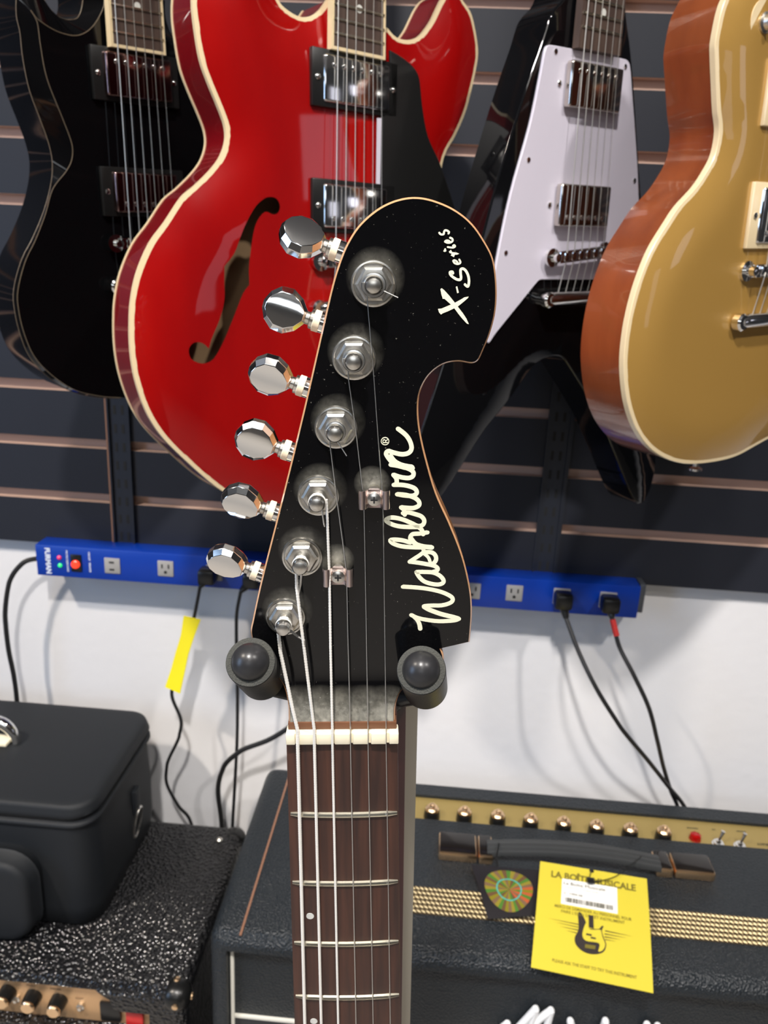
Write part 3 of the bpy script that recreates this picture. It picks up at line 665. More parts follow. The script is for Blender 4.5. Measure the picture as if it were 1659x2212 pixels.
# tuners: post side
KEYS = [((706, 533), (748, 549), 42), ((668, 688), (704, 700), 6), ((635, 828), (673, 841), -22), ((603, 967), (635, 978), -10), ((571, 1098), (602, 1108), -22), ((537, 1228), (571, 1240), -24)]
for i, (x, y) in enumerate(TP):
    c = GF.at3(x, y, HW); tn = thing_part('tuning_machine', FG); hx = random.uniform(0, 1)
    MB().lathe(c, (0, 0, 1), [(.0071, 0), (.0073, .0004), (.0071, .0010), (.0066, .0011), (.0062, .0007), (.0056, .0007)], 40).build('washer', M_chrome2, tn)
    MB().lathe(c+Vector((0, 0, .001)), (math.sin(hx)*.0001, 0, 1), [(.0058, 0), (.0058, .0016), (.0050, .0023), (.0042, .0024)], 6).build('hex_nut', M_chrome2, tn, 20)
    MB().lathe(c+Vector((0, 0, .002)), (0, 0, 1), [(.0041, 0), (.0041, .0010), (.0036, .0014)], 28).lathe(c, (0, 0, 1), [(.0029, .001), (.0029, .0058), (.0024, .0064), (.0024, .0074), (.0028, .0079), (.0028, .0098), (.0022, .0108), (.0010, .0112)], 28).build('string_post', M_chrome2, tn)
    wr = MB(); rr = SR[i]
    turns = 2.2; pts = [c+Vector((math.cos(a)*(.0026+rr), math.sin(a)*(.0026+rr), .0062+.0014*a/(turns*6.28)*(1 if i > 2 else -1)+(0 if i > 2 else .0012))) for a in [2.9+k*turns*6.28/40 for k in range(41)]]
    wr.tube(pts, rr, 6).build('string_wrap', M_wound if i > 2 else M_steel, tn)
    # key side, behind the face
    wk = HW-.0125
    a = GF.at3(*KEYS[i][0], wk); e = GF.at3(*KEYS[i][1], wk); ad = (a-e).normalized(); inn = a-ad*.022
    MB().lathe(inn, ad, [(.0035, 0), (.0036, .0182), (.0034, .0184)], 20).build('key_shaft', M_chrome, tn)
    MB().lathe(a, ad, [(.0027, -.0045), (.0027, -.0002), (.0020, 0)], 20).lathe(a-ad*.0038, ad, [(.0037, .0001), (.0037, .0022), (.0032, .0024)], 20).build('collar', M_ivory, tn)
    MB().lathe(a, ad, [(.0032, -.0014), (.0032, -.0004), (.0022, 0), (.0022, .0012)], 20).build('bushing', M_chrome2, tn)
    th = math.radians(KEYS[i][2]); nz = Vector((0, 0, 1)); bb = nz.cross(ad).normalized(); nn = ad.cross(bb)
    B_ = bb*math.cos(th)+nz*math.sin(th); Nn = -bb*math.sin(th)+nz*math.cos(th)
    hwB = [(.0003, .0018), (.0028, .0050), (.0062, .0069), (.0100, .0066), (.0128, .0042), (.0142, .0012)]
    vs = []; fs = []; J = 9
    for side in (1, -1):
        k0 = len(vs)
        for (pa_, hb_) in hwB:
            ia = (.0012+(pa_-.0003)*.86)*1.08; ib = hb_*.76*1.1
            for j in range(J):
                q_ = -1+2*j/(J-1); vs.append(a+ad*(ia+.0006)+B_*(ib*q_)+Nn*side*(.0030+.0007*(1-(ib*q_/.0058)**2)))
        for r_i in range(len(hwB)-1):
            for j in range(J-1): fs.append([k0+r_i*J+j, k0+r_i*J+j+1, k0+(r_i+1)*J+j+1, k0+(r_i+1)*J+j])
    def loop_in(k0): return [k0+j for j in range(J)]+[k0+i_*J+J-1 for i_ in range(1, 6)]+[k0+5*J+j for j in range(J-2, -1, -1)]+[k0+i_*J for i_ in range(4, 0, -1)]
    def ring_out(side):
        k1 = len(vs)
        for idx in loop_in(0):
            i_, j = idx//J, idx % J; pa_, hb_ = hwB[i_]; q_ = -1+2*j/(J-1); vs.append(a+ad*(pa_*1.08+.0006)+B_*(1.1*hb_*q_)+Nn*side*.0013)
        return k1
    A1 = ring_out(1); A2 = ring_out(-1); I1 = loop_in(0); I2 = loop_in(6*J); q = len(I1)
    for j in range(q):
        j2 = (j+1) % q; fs += [[I1[j], I1[j2], A1+j2, A1+j], [A1+j, A1+j2, A2+j2, A2+j], [A2+j, A2+j2, I2[j2], I2[j]]]
    ko = mesh('tuning_key', vs, fs, M_chrome, tn, 22)
    md = ko.modifiers.new('b', 'BEVEL'); md.width = .0005; md.segments = 2; md.limit_method = 'ANGLE'; md.angle_limit = .45
    MB().box((-.005, -.007, HW-.0215), (.005, .009, HW-.0146), .001, M=Matrix.Translation((c.x, c.y, 0))).build('gear_housing', M_chrome, tn)
# string guides
for (x, y) in TREES:
    c = GF.at3(x, y, HW); tg = thing_part('string_guide', FG); g = MB(); hl = .0033
    prof = [(-.0054, .0032), (-.0050, .0042), (-.0042, .0046), (-.0034, .0044), (-.0028, .0036), (-.0024, .0026), (-.0020, .0022), (.0020, .0022), (.0024, .0026), (.0028, .0036), (.0034, .0044), (.0042, .0046), (.0050, .0042), (.0054, .0032)]
    vs = []
    for dv in (-hl, hl):
        for off in (0, .0005): vs += [c+Vector((p[0], dv, p[1]+off)) for p in prof]
    n = len(prof); fs = []
    for j in range(n-1):
        fs += [[j, j+1, 2*n+j+1, 2*n+j], [n+j, n+j+1, 3*n+j+1, 3*n+j], [j, j+1, n+j+1, n+j], [2*n+j, 2*n+j+1, 3*n+j+1, 3*n+j]]
    g.add(vs, fs); g.build('guide_clip', mat('pinkish_nickel', (.72, .58, .55), .25, metal=1), tg, 50)
    MB().lathe(c, (0, 0, 1), [(.0020, 0), (.0020, .0026), (.0026, .0027), (.0024, .0036), (.0012, .0042)], 20).lathe(c+Vector((0, .0022, 0)), (0, 0, 1), [(.0022, .0), (.0022, .0022)], 16).build('screw', M_chrome2, tg)
    MB().box(c+Vector((-.0012, -.0003, .0038)), c+Vector((.0012, .0003, .0044))).box(c+Vector((-.0003, -.0012, .0038)), c+Vector((.0003, .0012, .0044))).build('screw_slot', M_dark, tg, None)
# lettering on the headstock
lw0, lw1 = HW-.0001, HW+.00012
def crop(pts, ox, oy, s): return [(ox+p[0]/s, oy+p[1]/s)+tuple(p[2:]) for p in pts]
LZ = [0]
def strokes(mb, lst, ox, oy, s, wd):
    for it in lst:
        LZ[0] += 8e-6
        w_ = wd
        if isinstance(it, tuple): it, w_ = it
        P = px(GF, crop(it, ox, oy, s), HW); k_ = 1/(s*6500)
        ribbon(mb, P, [q_*k_ for q_ in w_] if isinstance(w_, (list, tuple)) else w_*k_, lw0, lw1+LZ[0])
lg = MB(); Y1 = -1583
W1 = [([(812, 1868), (800, 1800), (770, 1735), (715, 1680), (665, 1642)], (84, 62)),
 [(665, 1645), (760, 1690), (900, 1722), (1100, 1747), (1300, 1742), (1400, 1728), (1440, 1708)], ([(1440, 1708), (1350, 1680), (1150, 1630), (960, 1560), (875, 1512)], 84),
 [(870, 1502), (1000, 1492), (1150, 1490), (1270, 1462), (1335, 1420), (1330, 1360), (1230, 1300), (1100, 1255), (900, 1215), (700, 1195), (530, 1185)],
 [(750, 950), (800, 1030), (880, 1100), (1000, 1140), (1110, 1150), (1180, 1125), (1190, 1075), (1130, 1005), (1020, 955), (880, 945), (750, 945)],
 [(1000, 950), (1080, 925), (1095, 885), (1040, 845), (900, 815), (760, 792), (640, 778)],
 ([(640, 778), (730, 720), (820, 660), (870, 610), (850, 550)], 70), [(880, 625), (990, 625), (1055, 670), (1070, 740), (1035, 800), (985, 830)], ([(880, 650), (945, 710), (980, 800)], 58),
 [(860, 545), (680, 542), (500, 525), (370, 480), (325, 430), (400, 418), (520, 430), (650, 465)], [(660, 440), (650, 380), (690, 330), (800, 320), (930, 300)], ([(660, 400), (740, 490), (860, 530), (1000, 545)], 84),
 [(860, 330), (830, 250), (760, 205)], [(800, 212), (600, 212), (450, 198), (320, 155), (255, 100), (320, 62), (420, 65), (540, 95), (660, 145), (770, 195), (850, 180), (878, 110), (830, 40), (720, 0), (620, -25), (530, -15)]]
W2 = [[(560, 1595), (550, 1520), (500, 1475)], [(500, 1475), (600, 1485), (710, 1485), (790, 1445), (790, 1380), (720, 1320), (580, 1275), (435, 1262)],
 [(435, 1262), (580, 1285), (700, 1285), (755, 1240), (735, 1180), (660, 1140), (530, 1112), (380, 1108)], [(428, 1110), (425, 1010), (375, 945)],
 [(375, 945), (500, 985), (620, 998), (690, 970), (700, 905), (640, 855), (500, 808), (330, 780)], ([(330, 780), (450, 800), (590, 835), (690, 835)], 74),
 ([(370, 760), (300, 680), (255, 600), (290, 555)], 74), [(290, 555), (400, 590), (520, 612), (620, 590), (670, 520), (650, 410), (580, 300), (450, 195)], ([(330, 640), (400, 730), (520, 790), (680, 820)], 80)]
strokes(lg, W1, 800, 1110, 7.54, 75); strokes(lg, W2, 800, 900, 7.54, 75)
lg.build('brand_script', M_logo, FG, None); lg = MB()
ring = [(240+63*math.cos(a*.5236), 398+59*math.sin(a*.5236)) for a in range(13)]
strokes(lg, [ring, [(208, 422), (280, 418)], [(208, 420), (206, 388), (226, 374), (246, 388), (246, 418)], [(246, 396), (282, 372)]], 800, 900, 7.54, 12)
lg.build('registered_mark', M_logo, FG, None); lg = MB()
def fillpoly(mb, pts, ox, oy, s):
    P = [p[:2] for p in px(GF, crop(pts, ox, oy, s), HW)]; LZ[0] += 8e-6; mb.prism(P, lw0, lw1+LZ[0])
XS = (920, 480, 9.614)
for pl_ in ([(300, 1390), (330, 1370), (380, 1410), (480, 1520), (600, 1670), (660, 1750), (760, 1880), (840, 2000), (890, 2115), (850, 2105), (760, 2010), (680, 1910), (590, 1790), (520, 1710), (385, 1590), (350, 1590), (320, 1500)],
            [(250, 1800), (320, 1795), (510, 1715), (600, 1675), (720, 1610), (800, 1560), (885, 1545), (870, 1575), (770, 1660), (665, 1745), (590, 1785), (450, 1850), (350, 1890), (310, 1915), (270, 1870)],
            [(620, 1342), (650, 1330), (682, 1462), (648, 1475)], [(475, 610), (520, 575), (545, 620), (640, 630), (690, 655), (640, 675), (600, 675), (580, 725), (515, 690), (535, 655), (490, 640)],
            [(390, 542), (410, 540), (425, 600), (390, 620), (360, 605)]): fillpoly(lg, pl_, *XS)
strokes(lg, [([(560, 1060), (545, 1030), (500, 1040), (510, 1090), (570, 1145), (650, 1190), (715, 1190), (728, 1140), (718, 1060), (722, 985), (765, 965), (820, 1000), (870, 1090), (892, 1200), (885, 1300), (862, 1335), (808, 1292)], 50),
             ([(565, 800), (595, 790), (640, 815), (660, 850), (690, 860)], 36), ([(565, 800), (590, 845), (650, 868), (700, 855), (715, 825), (690, 775)], 36),
             ([(450, 515), (560, 528), (605, 505), (588, 475), (560, 490)], 34), ([(395, 398), (440, 378), (485, 395), (500, 420)], 36), ([(395, 402), (440, 425), (505, 422), (550, 390), (545, 345), (500, 322)], 38),
             ([(275, 220), (310, 252), (365, 248), (378, 195), (400, 168), (440, 175), (478, 205), (465, 235)], 38)], *XS, 36)
lt = lg.build('series_lettering', M_logo, FG, None)

# ================================================================== stand holding the front guitar
ST = thing('guitar_stand', 'guitar stand with two black rubber tipped pegs cradling the front headstock', 'guitar stand', GF.M)
for (f, bk, lab) in (((541, 1430), (566, 1464), 'l'), ((910, 1447), (919, 1484), 'r')):
    A = GF.at3(*f, .007); B = GF.at3(*bk, -.020); d = (A-B).normalized(); L = (A-B).length; pe = thing_part('peg', ST)
    MB().lathe(B, d, [(.0078, -.003), (.0088, 0), (.0088, L-.0005), (.0083, L), (.0073, L)], 40).build('foam_sleeve', M_rub, pe)
    MB().lathe(B, d, [(.0087, L-.001), (.0086, L+.0002), (.0072, L+.0004)], 40).build('sleeve_rim', M_foam, pe)
    MB().lathe(B, d, [(.0068, L-.003), (.0068, L+.0008), (.0060, L+.0034), (.0042, L+.0056), (.0020, L+.0067), (.0005, L+.0070)], 32).build('rubber_tip', mat('smooth_rubber_tip', (.022, .022, .024), .33), pe)
    mid = Vector((GF.at(870, 1600, -.05).x-.012, -.02, -.040)); 
    MB().tube(smooth3([B-d*.002, B-d*.016, Vector(((B.x+mid.x)/2, -.012, -.044)), mid], 6), .0045, 12).build('yoke_arm', M_blkplas, ST)
r0, r1 = GF.at(877, 1500, -.046), GF.at(862, 2212, -.046); e0, e1 = GF.at(891, 1500, -.048), GF.at(869, 2212, -.048)
kx = (r1.x-r0.x)/(r1.y-r0.y); ke = (e1.x-e0.x)/(e1.y-e0.y)
def slab(x0f, x1f, va, vb_, wa, wb):
    vs = [(x0f(v), v, w) for v in (va, vb_) for w in (wa, wb)]+[(x1f(v), v, w) for v in (va, vb_) for w in (wa, wb)]
    return vs, [[0, 1, 3, 2], [4, 5, 7, 6], [0, 1, 5, 4], [2, 3, 7, 6], [0, 2, 6, 4], [1, 3, 7, 5]]
vtop_, vlow = GF.at(880, 1490, -.046).y, -1.085
def kxx(v): return r0.x+kx*(max(v, -.2)-r0.y)
MB().add(*slab(lambda v: kxx(v)-.022, kxx, vtop_, vlow, -.066, -.046)).build('pole', M_maroon, ST, None)
def kee(v): return kxx(v)+max(.0006, .0018+.004*(v-(-.2))/.2 if v > -.2 else .0012)
MB().add(*slab(kxx, kee, vtop_, vlow, -.066, -.050)).build('pole_edge', M_greym, ST, None)
for a in (90, 210, 330):
    c0 = Vector((-.01, -1.03, -.056)); e = Vector((math.cos(math.radians(a))*.28, -1.108, -.056+math.sin(math.radians(a))*.28))
    MB().tube([c0, (c0+e)/2+Vector((0, .012, 0)), e], .009, 12).build('leg', M_blkplas, ST)
for sx in (-1, 1): MB().tube(smooth3([(-.01, -.86, -.056), (sx*.06, -.86, -.05), (sx*.07, -.845, -.03), (sx*.07, -.845, .01), (sx*.07, -.82, .02)], 4), .008, 12).build('body_rest', M_rub, ST)

# ================================================================== power strip on the slatwall
PZ0, PZ1, PY = -.4305, -.3855, -.034
PS = thing('power_strip', 'long blue metal power strip with lit red switch under the slatwall', 'power strip', Vector((-.125, 0, -.43)))
def rel(o, p): return Vector(p)-o.location
XL, XR = -.533+.125, .284+.125
MB().box((XL, PY, 0), (XR, -.0004, .045), .0015).build('housing', M_blue, PS)
MB().box((XR, PY+.006, .006), (XR+.008, -.0004, .046), .001).build('end_bracket', mat('grey_bracket', (.12, .13, .15), .4, metal=.6), PS)
def sx_(x, y): p = onY(x, y, PY); return p.x+.125, p.z+.43
for i, (x, y) in enumerate([(243, 1222), (358, 1228), (463, 1237), (560, 1245), (655, 1252), (750, 1258), (845, 1264), (935, 1270), (1020, 1276), (1111, 1281), (1213, 1288), (1313, 1296)]):
    a, z = sx_(x, y); o = thing_part('outlet', PS); g = .011
    MB().box((a-g, PY-.0016, z-g*1.02), (a+g, PY+.002, z+g*1.02), .001).build('outlet_face', M_grey, o)
    d = MB()
    if i == 0: d.box((a-.004, PY-.0019, z+.004), (a+.003, PY-.0015, z+.0065)).box((a-.004, PY-.0019, z-.0065), (a+.003, PY-.0015, z-.004))
    else: d.box((a-.0055, PY-.0019, z+.0005), (a-.0035, PY-.0015, z+.0065)).box((a+.0035, PY-.0019, z+.0005), (a+.0055, PY-.0015, z+.0065)).lathe((a, PY-.0015, z-.005), (0, -1, 0), [(.0022, 0), (.0022, .0004)], 12)
    d.build('slots', M_dark, o, None)
a, z = sx_(165, 1216); so_ = thing_part('rocker_switch', PS)
MB().box((a-.0075, PY-.002, z-.0125), (a+.0075, PY+.001, z+.0125), .001).build('switch_frame', M_blkplas, so_)
MB().lathe((a, PY-.0015, z-.001), (0, -1, 0), [(.006, 0), (.0058, .003), (.004, .0045)], 20).build('switch_lens', M_redlit, so_)
for (x, y, m_) in ((128, 1204, M_pinklit), (130, 1221, M_grnlit)):
    a, z = sx_(x, y); MB().lathe((a, PY, z), (0, -1, 0), [(.0030, 0), (.0028, .0015), (.0012, .0028)], 16).build('indicator_led', m_, PS)
def wall_text(txt, x, y, size, rot, m_, parent, off=(.125, .43), bold=.0):
    v, f = text_tris(txt, size, bold=bold*size); a = onY(x, y, PY-.0004); c, s = math.cos(rot), math.sin(rot)
    mesh('printed_text', [(a.x+off[0]+p.x*c-p.y*s, PY-.0004, a.z+off[1]+p.x*s+p.y*c) for p in v], f, m_, parent)
wall_text('FURMAN', 99, 1211, .0095, -math.pi/2*1.0, M_bluetxt, PS, bold=.05)
for tx, x, y in (('PROTECTED', 138, 1203), ('GROUND', 140, 1224), ('CIRCUIT', 186, 1202), ('BREAKER', 188, 1226)):
    v, f = text_tris(tx, .0034, bold=.0001); a = onY(x+8, y, PY); mesh('printed_text', [(a.x+.125+p.y-.002, PY-.0003, a.z+.43-p.x) for p in v], f, M_bluetxt, PS)
# ---- cords
def cord(label, plug, pts, r, tape=None, tag=None, plugc=True):
    P = [onY(*p) for p in pts]; o = thing('power_cord', label, 'cord', P[0], 'black power cords in front of the white wall'); T = P[0]
    MB().tube(smooth3([p-T for p in P], 8), r, 10).build('cable', M_blkmat, o)
    if plug:
        a = onY(plug[0], plug[1], PY)
        q = P[0]-T; pl_ = a-T; mb = MB(); mb.box(pl_+Vector((-.0115, -.026, -.010)), pl_+Vector((.0115, -.002, .011)), .004)
        mb.tube([pl_+Vector((0, -.016, -.004)), pl_*.45+q*.55+Vector((0, -.004, 0)), q], [.009, .0062, r*1.25], 12); mb.build('plug', M_blkplas, o)
    if tape:
        A, B = onY(*tape[0]), onY(*tape[1]); MB().tube([A-T, B-T], r*1.35, 12).build('red_tape_band', M_redtape, o)
    if tag:
        mb = MB(); L = [onY(x, y, Y)-T for x, y, Y in tag[0]]; R_ = [onY(x, y, Y)-T for x, y, Y in tag[1]]; n = len(L); th = Vector((0, -.003, 0))
        mb.add(L+R_+[p+th for p in L]+[p+th for p in R_], [[i, i+1, n+i+1, n+i] for i in range(n-1)]+[[2*n+i, 2*n+i+1, 3*n+i+1, 3*n+i] for i in range(n-1)]+[[i, i+1, 2*n+i+1, 2*n+i] for i in range(n-1)]+[[n+i, n+i+1, 3*n+i+1, 3*n+i] for i in range(n-1)]+[[0, n, 3*n, 2*n], [n-1, 2*n-1, 4*n-1, 3*n-1]])
        mb.build('yellow_tag', M_yeltape, o, 60)
    return o
cord('thick black cord hanging from the left end of the blue power strip', None, [(84, 1206, -.02), (50, 1216, -.03), (20, 1258, -.035), (11, 1330, -.034), (18, 1400, -.032), (30, 1460, -.03), (37, 1520, -.026), (38, 1620, -.02), (38, 1760, -.012)], .0034)
cord('black power cord with a yellow tag wrapped round it', (455, 1236), [(432, 1268, -.052), (420, 1330, -.05), (402, 1400, -.05), (385, 1450, -.05), (371, 1500, -.048), (391, 1555, -.045), (387, 1592, -.042), (361, 1650, -.038), (360, 1692, -.034), (385, 1740, -.03), (414, 1782, -.022), (430, 1900, -.012)], .0024,
     tag=([(398, 1330, -.054), (392, 1370, -.056), (380, 1410, -.052), (372, 1440, -.056), (358, 1482, -.054)], [(434, 1338, -.056), (420, 1375, -.050), (408, 1412, -.058), (400, 1450, -.052), (390, 1496, -.056)]))
cord('thin black power cord hanging straight down beside the left peg of the stand', (550, 1244), [(520, 1278, -.052), (511, 1330, -.048), (511, 1400, -.045), (513, 1500, -.04), (512, 1600, -.035), (507, 1700, -.03), (502, 1790, -.022), (498, 1900, -.012)], .0024)
cord('black power cord curving out from behind the neck to the left amplifier', (750, 1258), [(730, 1300, -.055), (715, 1400, -.055), (690, 1500, -.052), (640, 1558, -.05), (585, 1596, -.047), (520, 1622, -.044), (484, 1655, -.04), (471, 1705, -.034), (479, 1785, -.022), (480, 1900, -.012)], .0036)
cord('black power cord on the right, running diagonally from the second last outlet', (1213, 1288), [(1223, 1336, -.056), (1250, 1408, -.075), (1290, 1490, -.095), (1340, 1570, -.095), (1400, 1643, -.075), (1440, 1694, -.052), (1484, 1752, -.030), (1520, 1850, -.015)], .0029)
cord('black power cord with a red tape band below the last plug', (1313, 1296), [(1322, 1334, -.056), (1337, 1395, -.070), (1370, 1460, -.085), (1402, 1530, -.088), (1420, 1600, -.078), (1432, 1652, -.062), (1448, 1705, -.042), (1466, 1752, -.030), (1490, 1850, -.015)], .0029, tape=((1323, 1338, -.057), (1332, 1374, -.066)))

# ================================================================== big amplifier, right
ZT = -.691
RA = thing('guitar_amplifier', 'large black combo amplifier with gold control panel, behind the front guitar neck', 'amplifier', Vector((.2, -.2, FLOOR)))
def R_(x, y, z): return Vector((x-.2, y+.2, z-FLOOR))
bm = bmesh.new(); bmesh.ops.create_cube(bm, size=1)
for v in bm.verts: v.co = Vector((.2+v.co.x*.812, -.2025+v.co.y*.305, (ZT+FLOOR+.02)/2+v.co.z*(ZT-FLOOR-.02)))-Vector((.2, -.2, FLOOR))
bmesh.ops.bevel(bm, geom=bm.edges[:], offset=.016, segments=5, profile=.5, affect='EDGES')
ff = [f for f in bm.faces if f.normal.y < -.99 and f.calc_area() > .1]
r_ = bmesh.ops.inset_region(bm, faces=ff, thickness=.006, depth=0); r2 = bmesh.ops.inset_region(bm, faces=ff, thickness=.001, depth=-.012)
me = bpy.data.meshes.new('cabinet'); bm.to_mesh(me); bm.free(); cab = link('cabinet', me, M_tolex, RA, 40)
def cutter(a, b): o = MB().box(a, b).build('cut', None, None, None); o.parent = RA; return o
gz = ZT-.011
gA = onZ(885, 1721, gz); gB = onZ(885, 1781, gz)
booled(cab, [cutter(R_(-.03, gB.y, gz), R_(.58, gA.y, ZT+.01)), cutter(R_(-.03, gA.y-.001, ZT-.006), R_(.7, .0, ZT+.01)), cutter(R_(-.03, -.058, ZT-.04), R_(.7, .0, ZT+.01))])
MB().box(R_(-.029, gB.y+.0005, gz-.002), R_(.579, gA.y-.0005, gz+.0008)).build('control_panel', M_goldpan, RA, None)
for (x, y) in [(933, 1757), (1003, 1763), (1075, 1770), (1146, 1778), (1217, 1785), (1288, 1792), (1361, 1799), (1433, 1805)]:
    p = onZ(x, y, gz+.007); c = R_(p.x, p.y, gz+.0008); kn = thing_part('knob', RA)
    MB().lathe(c, (0, 0, 1), [(.0108, 0), (.0105, .006), (.0096, .0115), (.0076, .0125)], 24).build('knob_skirt', M_blkplas, kn)
    MB().lathe(c, (0, 0, 1), [(.0090, .0118), (.0088, .0145), (.0070, .0165), (.0038, .0172), (.0034, .0178), (.0034, .0205), (.0020, .0215)], 24).build('knob_cap', M_brass, kn)
p = onZ(1502, 1808, gz+.004); MB().lathe(R_(p.x, p.y, gz), (0, 0, 1), [(.0080, 0), (.0080, .0030), (.0070, .0075), (.0040, .0090)], 8).build('pilot_jewel', mat('red_jewel', (.30, .004, .004), .12), RA, 20)
for (x, y) in ((1551, 1823), (1598, 1828)):
    p = onZ(x, y, gz+.002); c = R_(p.x, p.y, gz+.0008); tg = thing_part('toggle_switch', RA)
    MB().lathe(c, (0, 0, 1), [(.0078, 0), (.0078, .0015), (.0062, .002), (.0062, .0045), (.0035, .005), (.0033, .0075)], 20).build('collar_nut', M_chrome, tg)
    MB().tube([c+Vector((0, 0, .006)), c+Vector((.003, .002, .013)), c+Vector((.0048, .0032, .019))], [.0013, .0020, .0028], 12).build('lever', M_chrome, tg)
for (tx, x, y, sz) in (('INDICATOR', 1495, 1788, .0028), ('ON', 1541, 1791, .0030), ('STANDBY', 1600, 1795, .0028), ('SELECT', 1648, 1822, .0052)):
    v, f = text_tris(tx, sz, bold=.0002); a = onZ(x, y, gz+.001); mesh('printed_text', [R_(a.x-p.x*1.0, a.y-p.y, gz+.0011) for p in v], f, M_ink, RA)
# vent strip
mA, mB = onZ(884, 1913, ZT), onZ(884, 1972, ZT)
MB().box(R_(-.03, mB.y, ZT-.001), R_(.60, mA.y, ZT+.0004)).build('vent_base', mat('vent_shadow_gap', (.05, .03, .01), .7), RA, None)
mb = MB(); x = -.028; rows = 6; ry = (mA.y-mB.y)/rows
while x < .598:
    for j in range(rows):
        yy = mB.y+ry*(j+.5); xo = x+(.0026 if j % 2 else 0); c = R_(xo, yy, ZT+.0008); d = Vector((.0025, -.0028, 0)); nrm = Vector((.0010, .0008, 0))*.75
        mb.add([c-d, c-d*.3-nrm*1.6, c+d, c+d*.3+nrm*1.6, c+Vector((0, 0, .0012))], [[0, 1, 4], [1, 2, 4], [2, 3, 4], [3, 0, 4]])
    x += .0052
mb.build('vent_weave', M_mesh, RA, 30)
MB().box(R_(-.172, -.352, ZT-.0005), R_(-.1695, -.055, ZT+.0006)).build('piping_line', M_copper, RA, None).rotation_euler.z = .0
FYR = -.355+.012
MB().box(R_(-.19, FYR+.001, -1.27), R_(.59, FYR+.006, ZT-.025)).build('front_panel', mat('black_fascia', (.012, .014, .016), .6), RA, None)
h0 = onY(487, 2189, FYR); h1 = onY(640, 2204, FYR)
MB().box(R_(-.184, FYR-.003, -1.26), R_(-.180, FYR+.002, ZT-.022), .001).build('piping', M_piping, RA)
MB().box(R_(-.180, FYR-.003, h0.z-.002), R_(.58, FYR+.002, h0.z+.0025), .001).build('piping', M_piping, RA)
MB().box(R_(-.180, FYR-.001, -1.26), R_(.58, FYR+.002, h0.z-.003)).build('speaker_cloth', mat('dark_cloth', (.03, .03, .032), .9), RA, None)
# raised script badge on the fascia
lg = MB(); YL = FYR-.006
def bs(pts, r=.0042):
    P = [onY(x, y, YL) for x, y in pts]; P = smooth3(P, 6); lg.tube([R_(*p) for p in P], r, 10)
    for q in (P[0], P[-1]): lg.lathe(R_(*q)-Vector((0, r, 0)), (0, 1, 0), [(r*.3, 0), (r*.8, r*.35), (r*.99, r), (r*.8, r*1.6)], 10)
for q in ([(1096, 2212), (1082, 2226), (1092, 2246), (1118, 2222), (1157, 2180)], [(1157, 2180), (1140, 2230), (1122, 2290)], [(1122, 2290), (1150, 2218), (1190, 2183)], [(1190, 2183), (1178, 2230), (1166, 2290), (1186, 2284)],
          [(1222, 2236), (1206, 2228), (1192, 2255), (1200, 2286), (1216, 2276), (1225, 2240), (1226, 2292)], [(1232, 2206), (1240, 2240), (1241, 2292)], [(1241, 2256), (1253, 2240), (1266, 2244)], [(1294, 2242), (1278, 2242), (1276, 2256), (1290, 2270), (1286, 2288), (1270, 2288)],
          [(1308, 2206), (1296, 2250), (1290, 2300)], [(1293, 2280), (1312, 2250), (1316, 2300)], [(1350, 2250), (1334, 2250), (1330, 2288), (1346, 2270), (1350, 2300)], [(1398, 2214), (1384, 2260), (1376, 2310)], [(1421, 2217), (1406, 2262), (1398, 2312)]): bs(q)
lg.build('script_badge', mat('white_badge', (.85, .86, .88), .25, coat=.5), RA)
# handle
hd = thing_part('handle', RA)
for (c4) in ([(948, 1802), (1062, 1806), (1062, 1846), (948, 1842)], [(1416, 1838), (1530, 1850), (1536, 1884), (1420, 1878)]):
    P = [onZ(x, y, ZT+.012) for x, y in c4]; x0, x1 = min(p.x for p in P), max(p.x for p in P); y0, y1 = min(p.y for p in P), max(p.y for p in P); xm = x0+(x1-x0)*(.72 if c4[0][0] < 1200 else .30)
    for (a, b_) in ((x0, xm-.001), (xm+.001, x1)):
        MB().box(R_(a, y0, ZT+.0002), R_(b_, y1, ZT+.0125), .0025).build('end_cap', M_brass, hd)
        MB().box(R_(a+.0015, y0+.0025, ZT+.012), R_(b_-.0015, y1-.0008, ZT+.0134), .0006).build('cap_insert', mat('smoked_insert', (.010, .008, .007), .12), hd)
A = onZ(1052, 1826, ZT+.016); B = onZ(1425, 1860, ZT+.016); mb = MB(); sec = []
for j in range(25):
    t_ = j/24; c = A.lerp(B, t_); c.z = ZT+.012+.009*math.sin(math.pi*t_)
    sec.append([R_(c.x, c.y+dy, c.z+dz) for dy, dz in ((-.0115, -.003), (-.0115, .002), (-.0105, .0038), (-.0055, .0042), (-.0048, .0058), (-.0015, .0060), (-.0008, .0045), (.0022, .0045), (.0030, .0060), (.0060, .0058), (.0068, .0042), (.0105, .0038), (.0115, .0015), (.0115, -.003))])
q = len(sec[0]); mb.add([p for s_ in sec for p in s_], [[j*q+i, j*q+(i+1) % q, (j+1)*q+(i+1) % q, (j+1)*q+i] for j in range(24) for i in range(q)]+[list(range(q)), [24*q+i for i in range(q)]])
mb.build('strap', mat('ribbed_vinyl', (.035, .037, .038), .45), hd, 30)
for x in (-.17, .57):
    for y in (-.33, -.08): MB().lathe(R_(x, y, FLOOR), (0, 0, 1), [(.018, 0), (.02, .02), (.016, .024)], 16).build('foot', M_rub, RA)
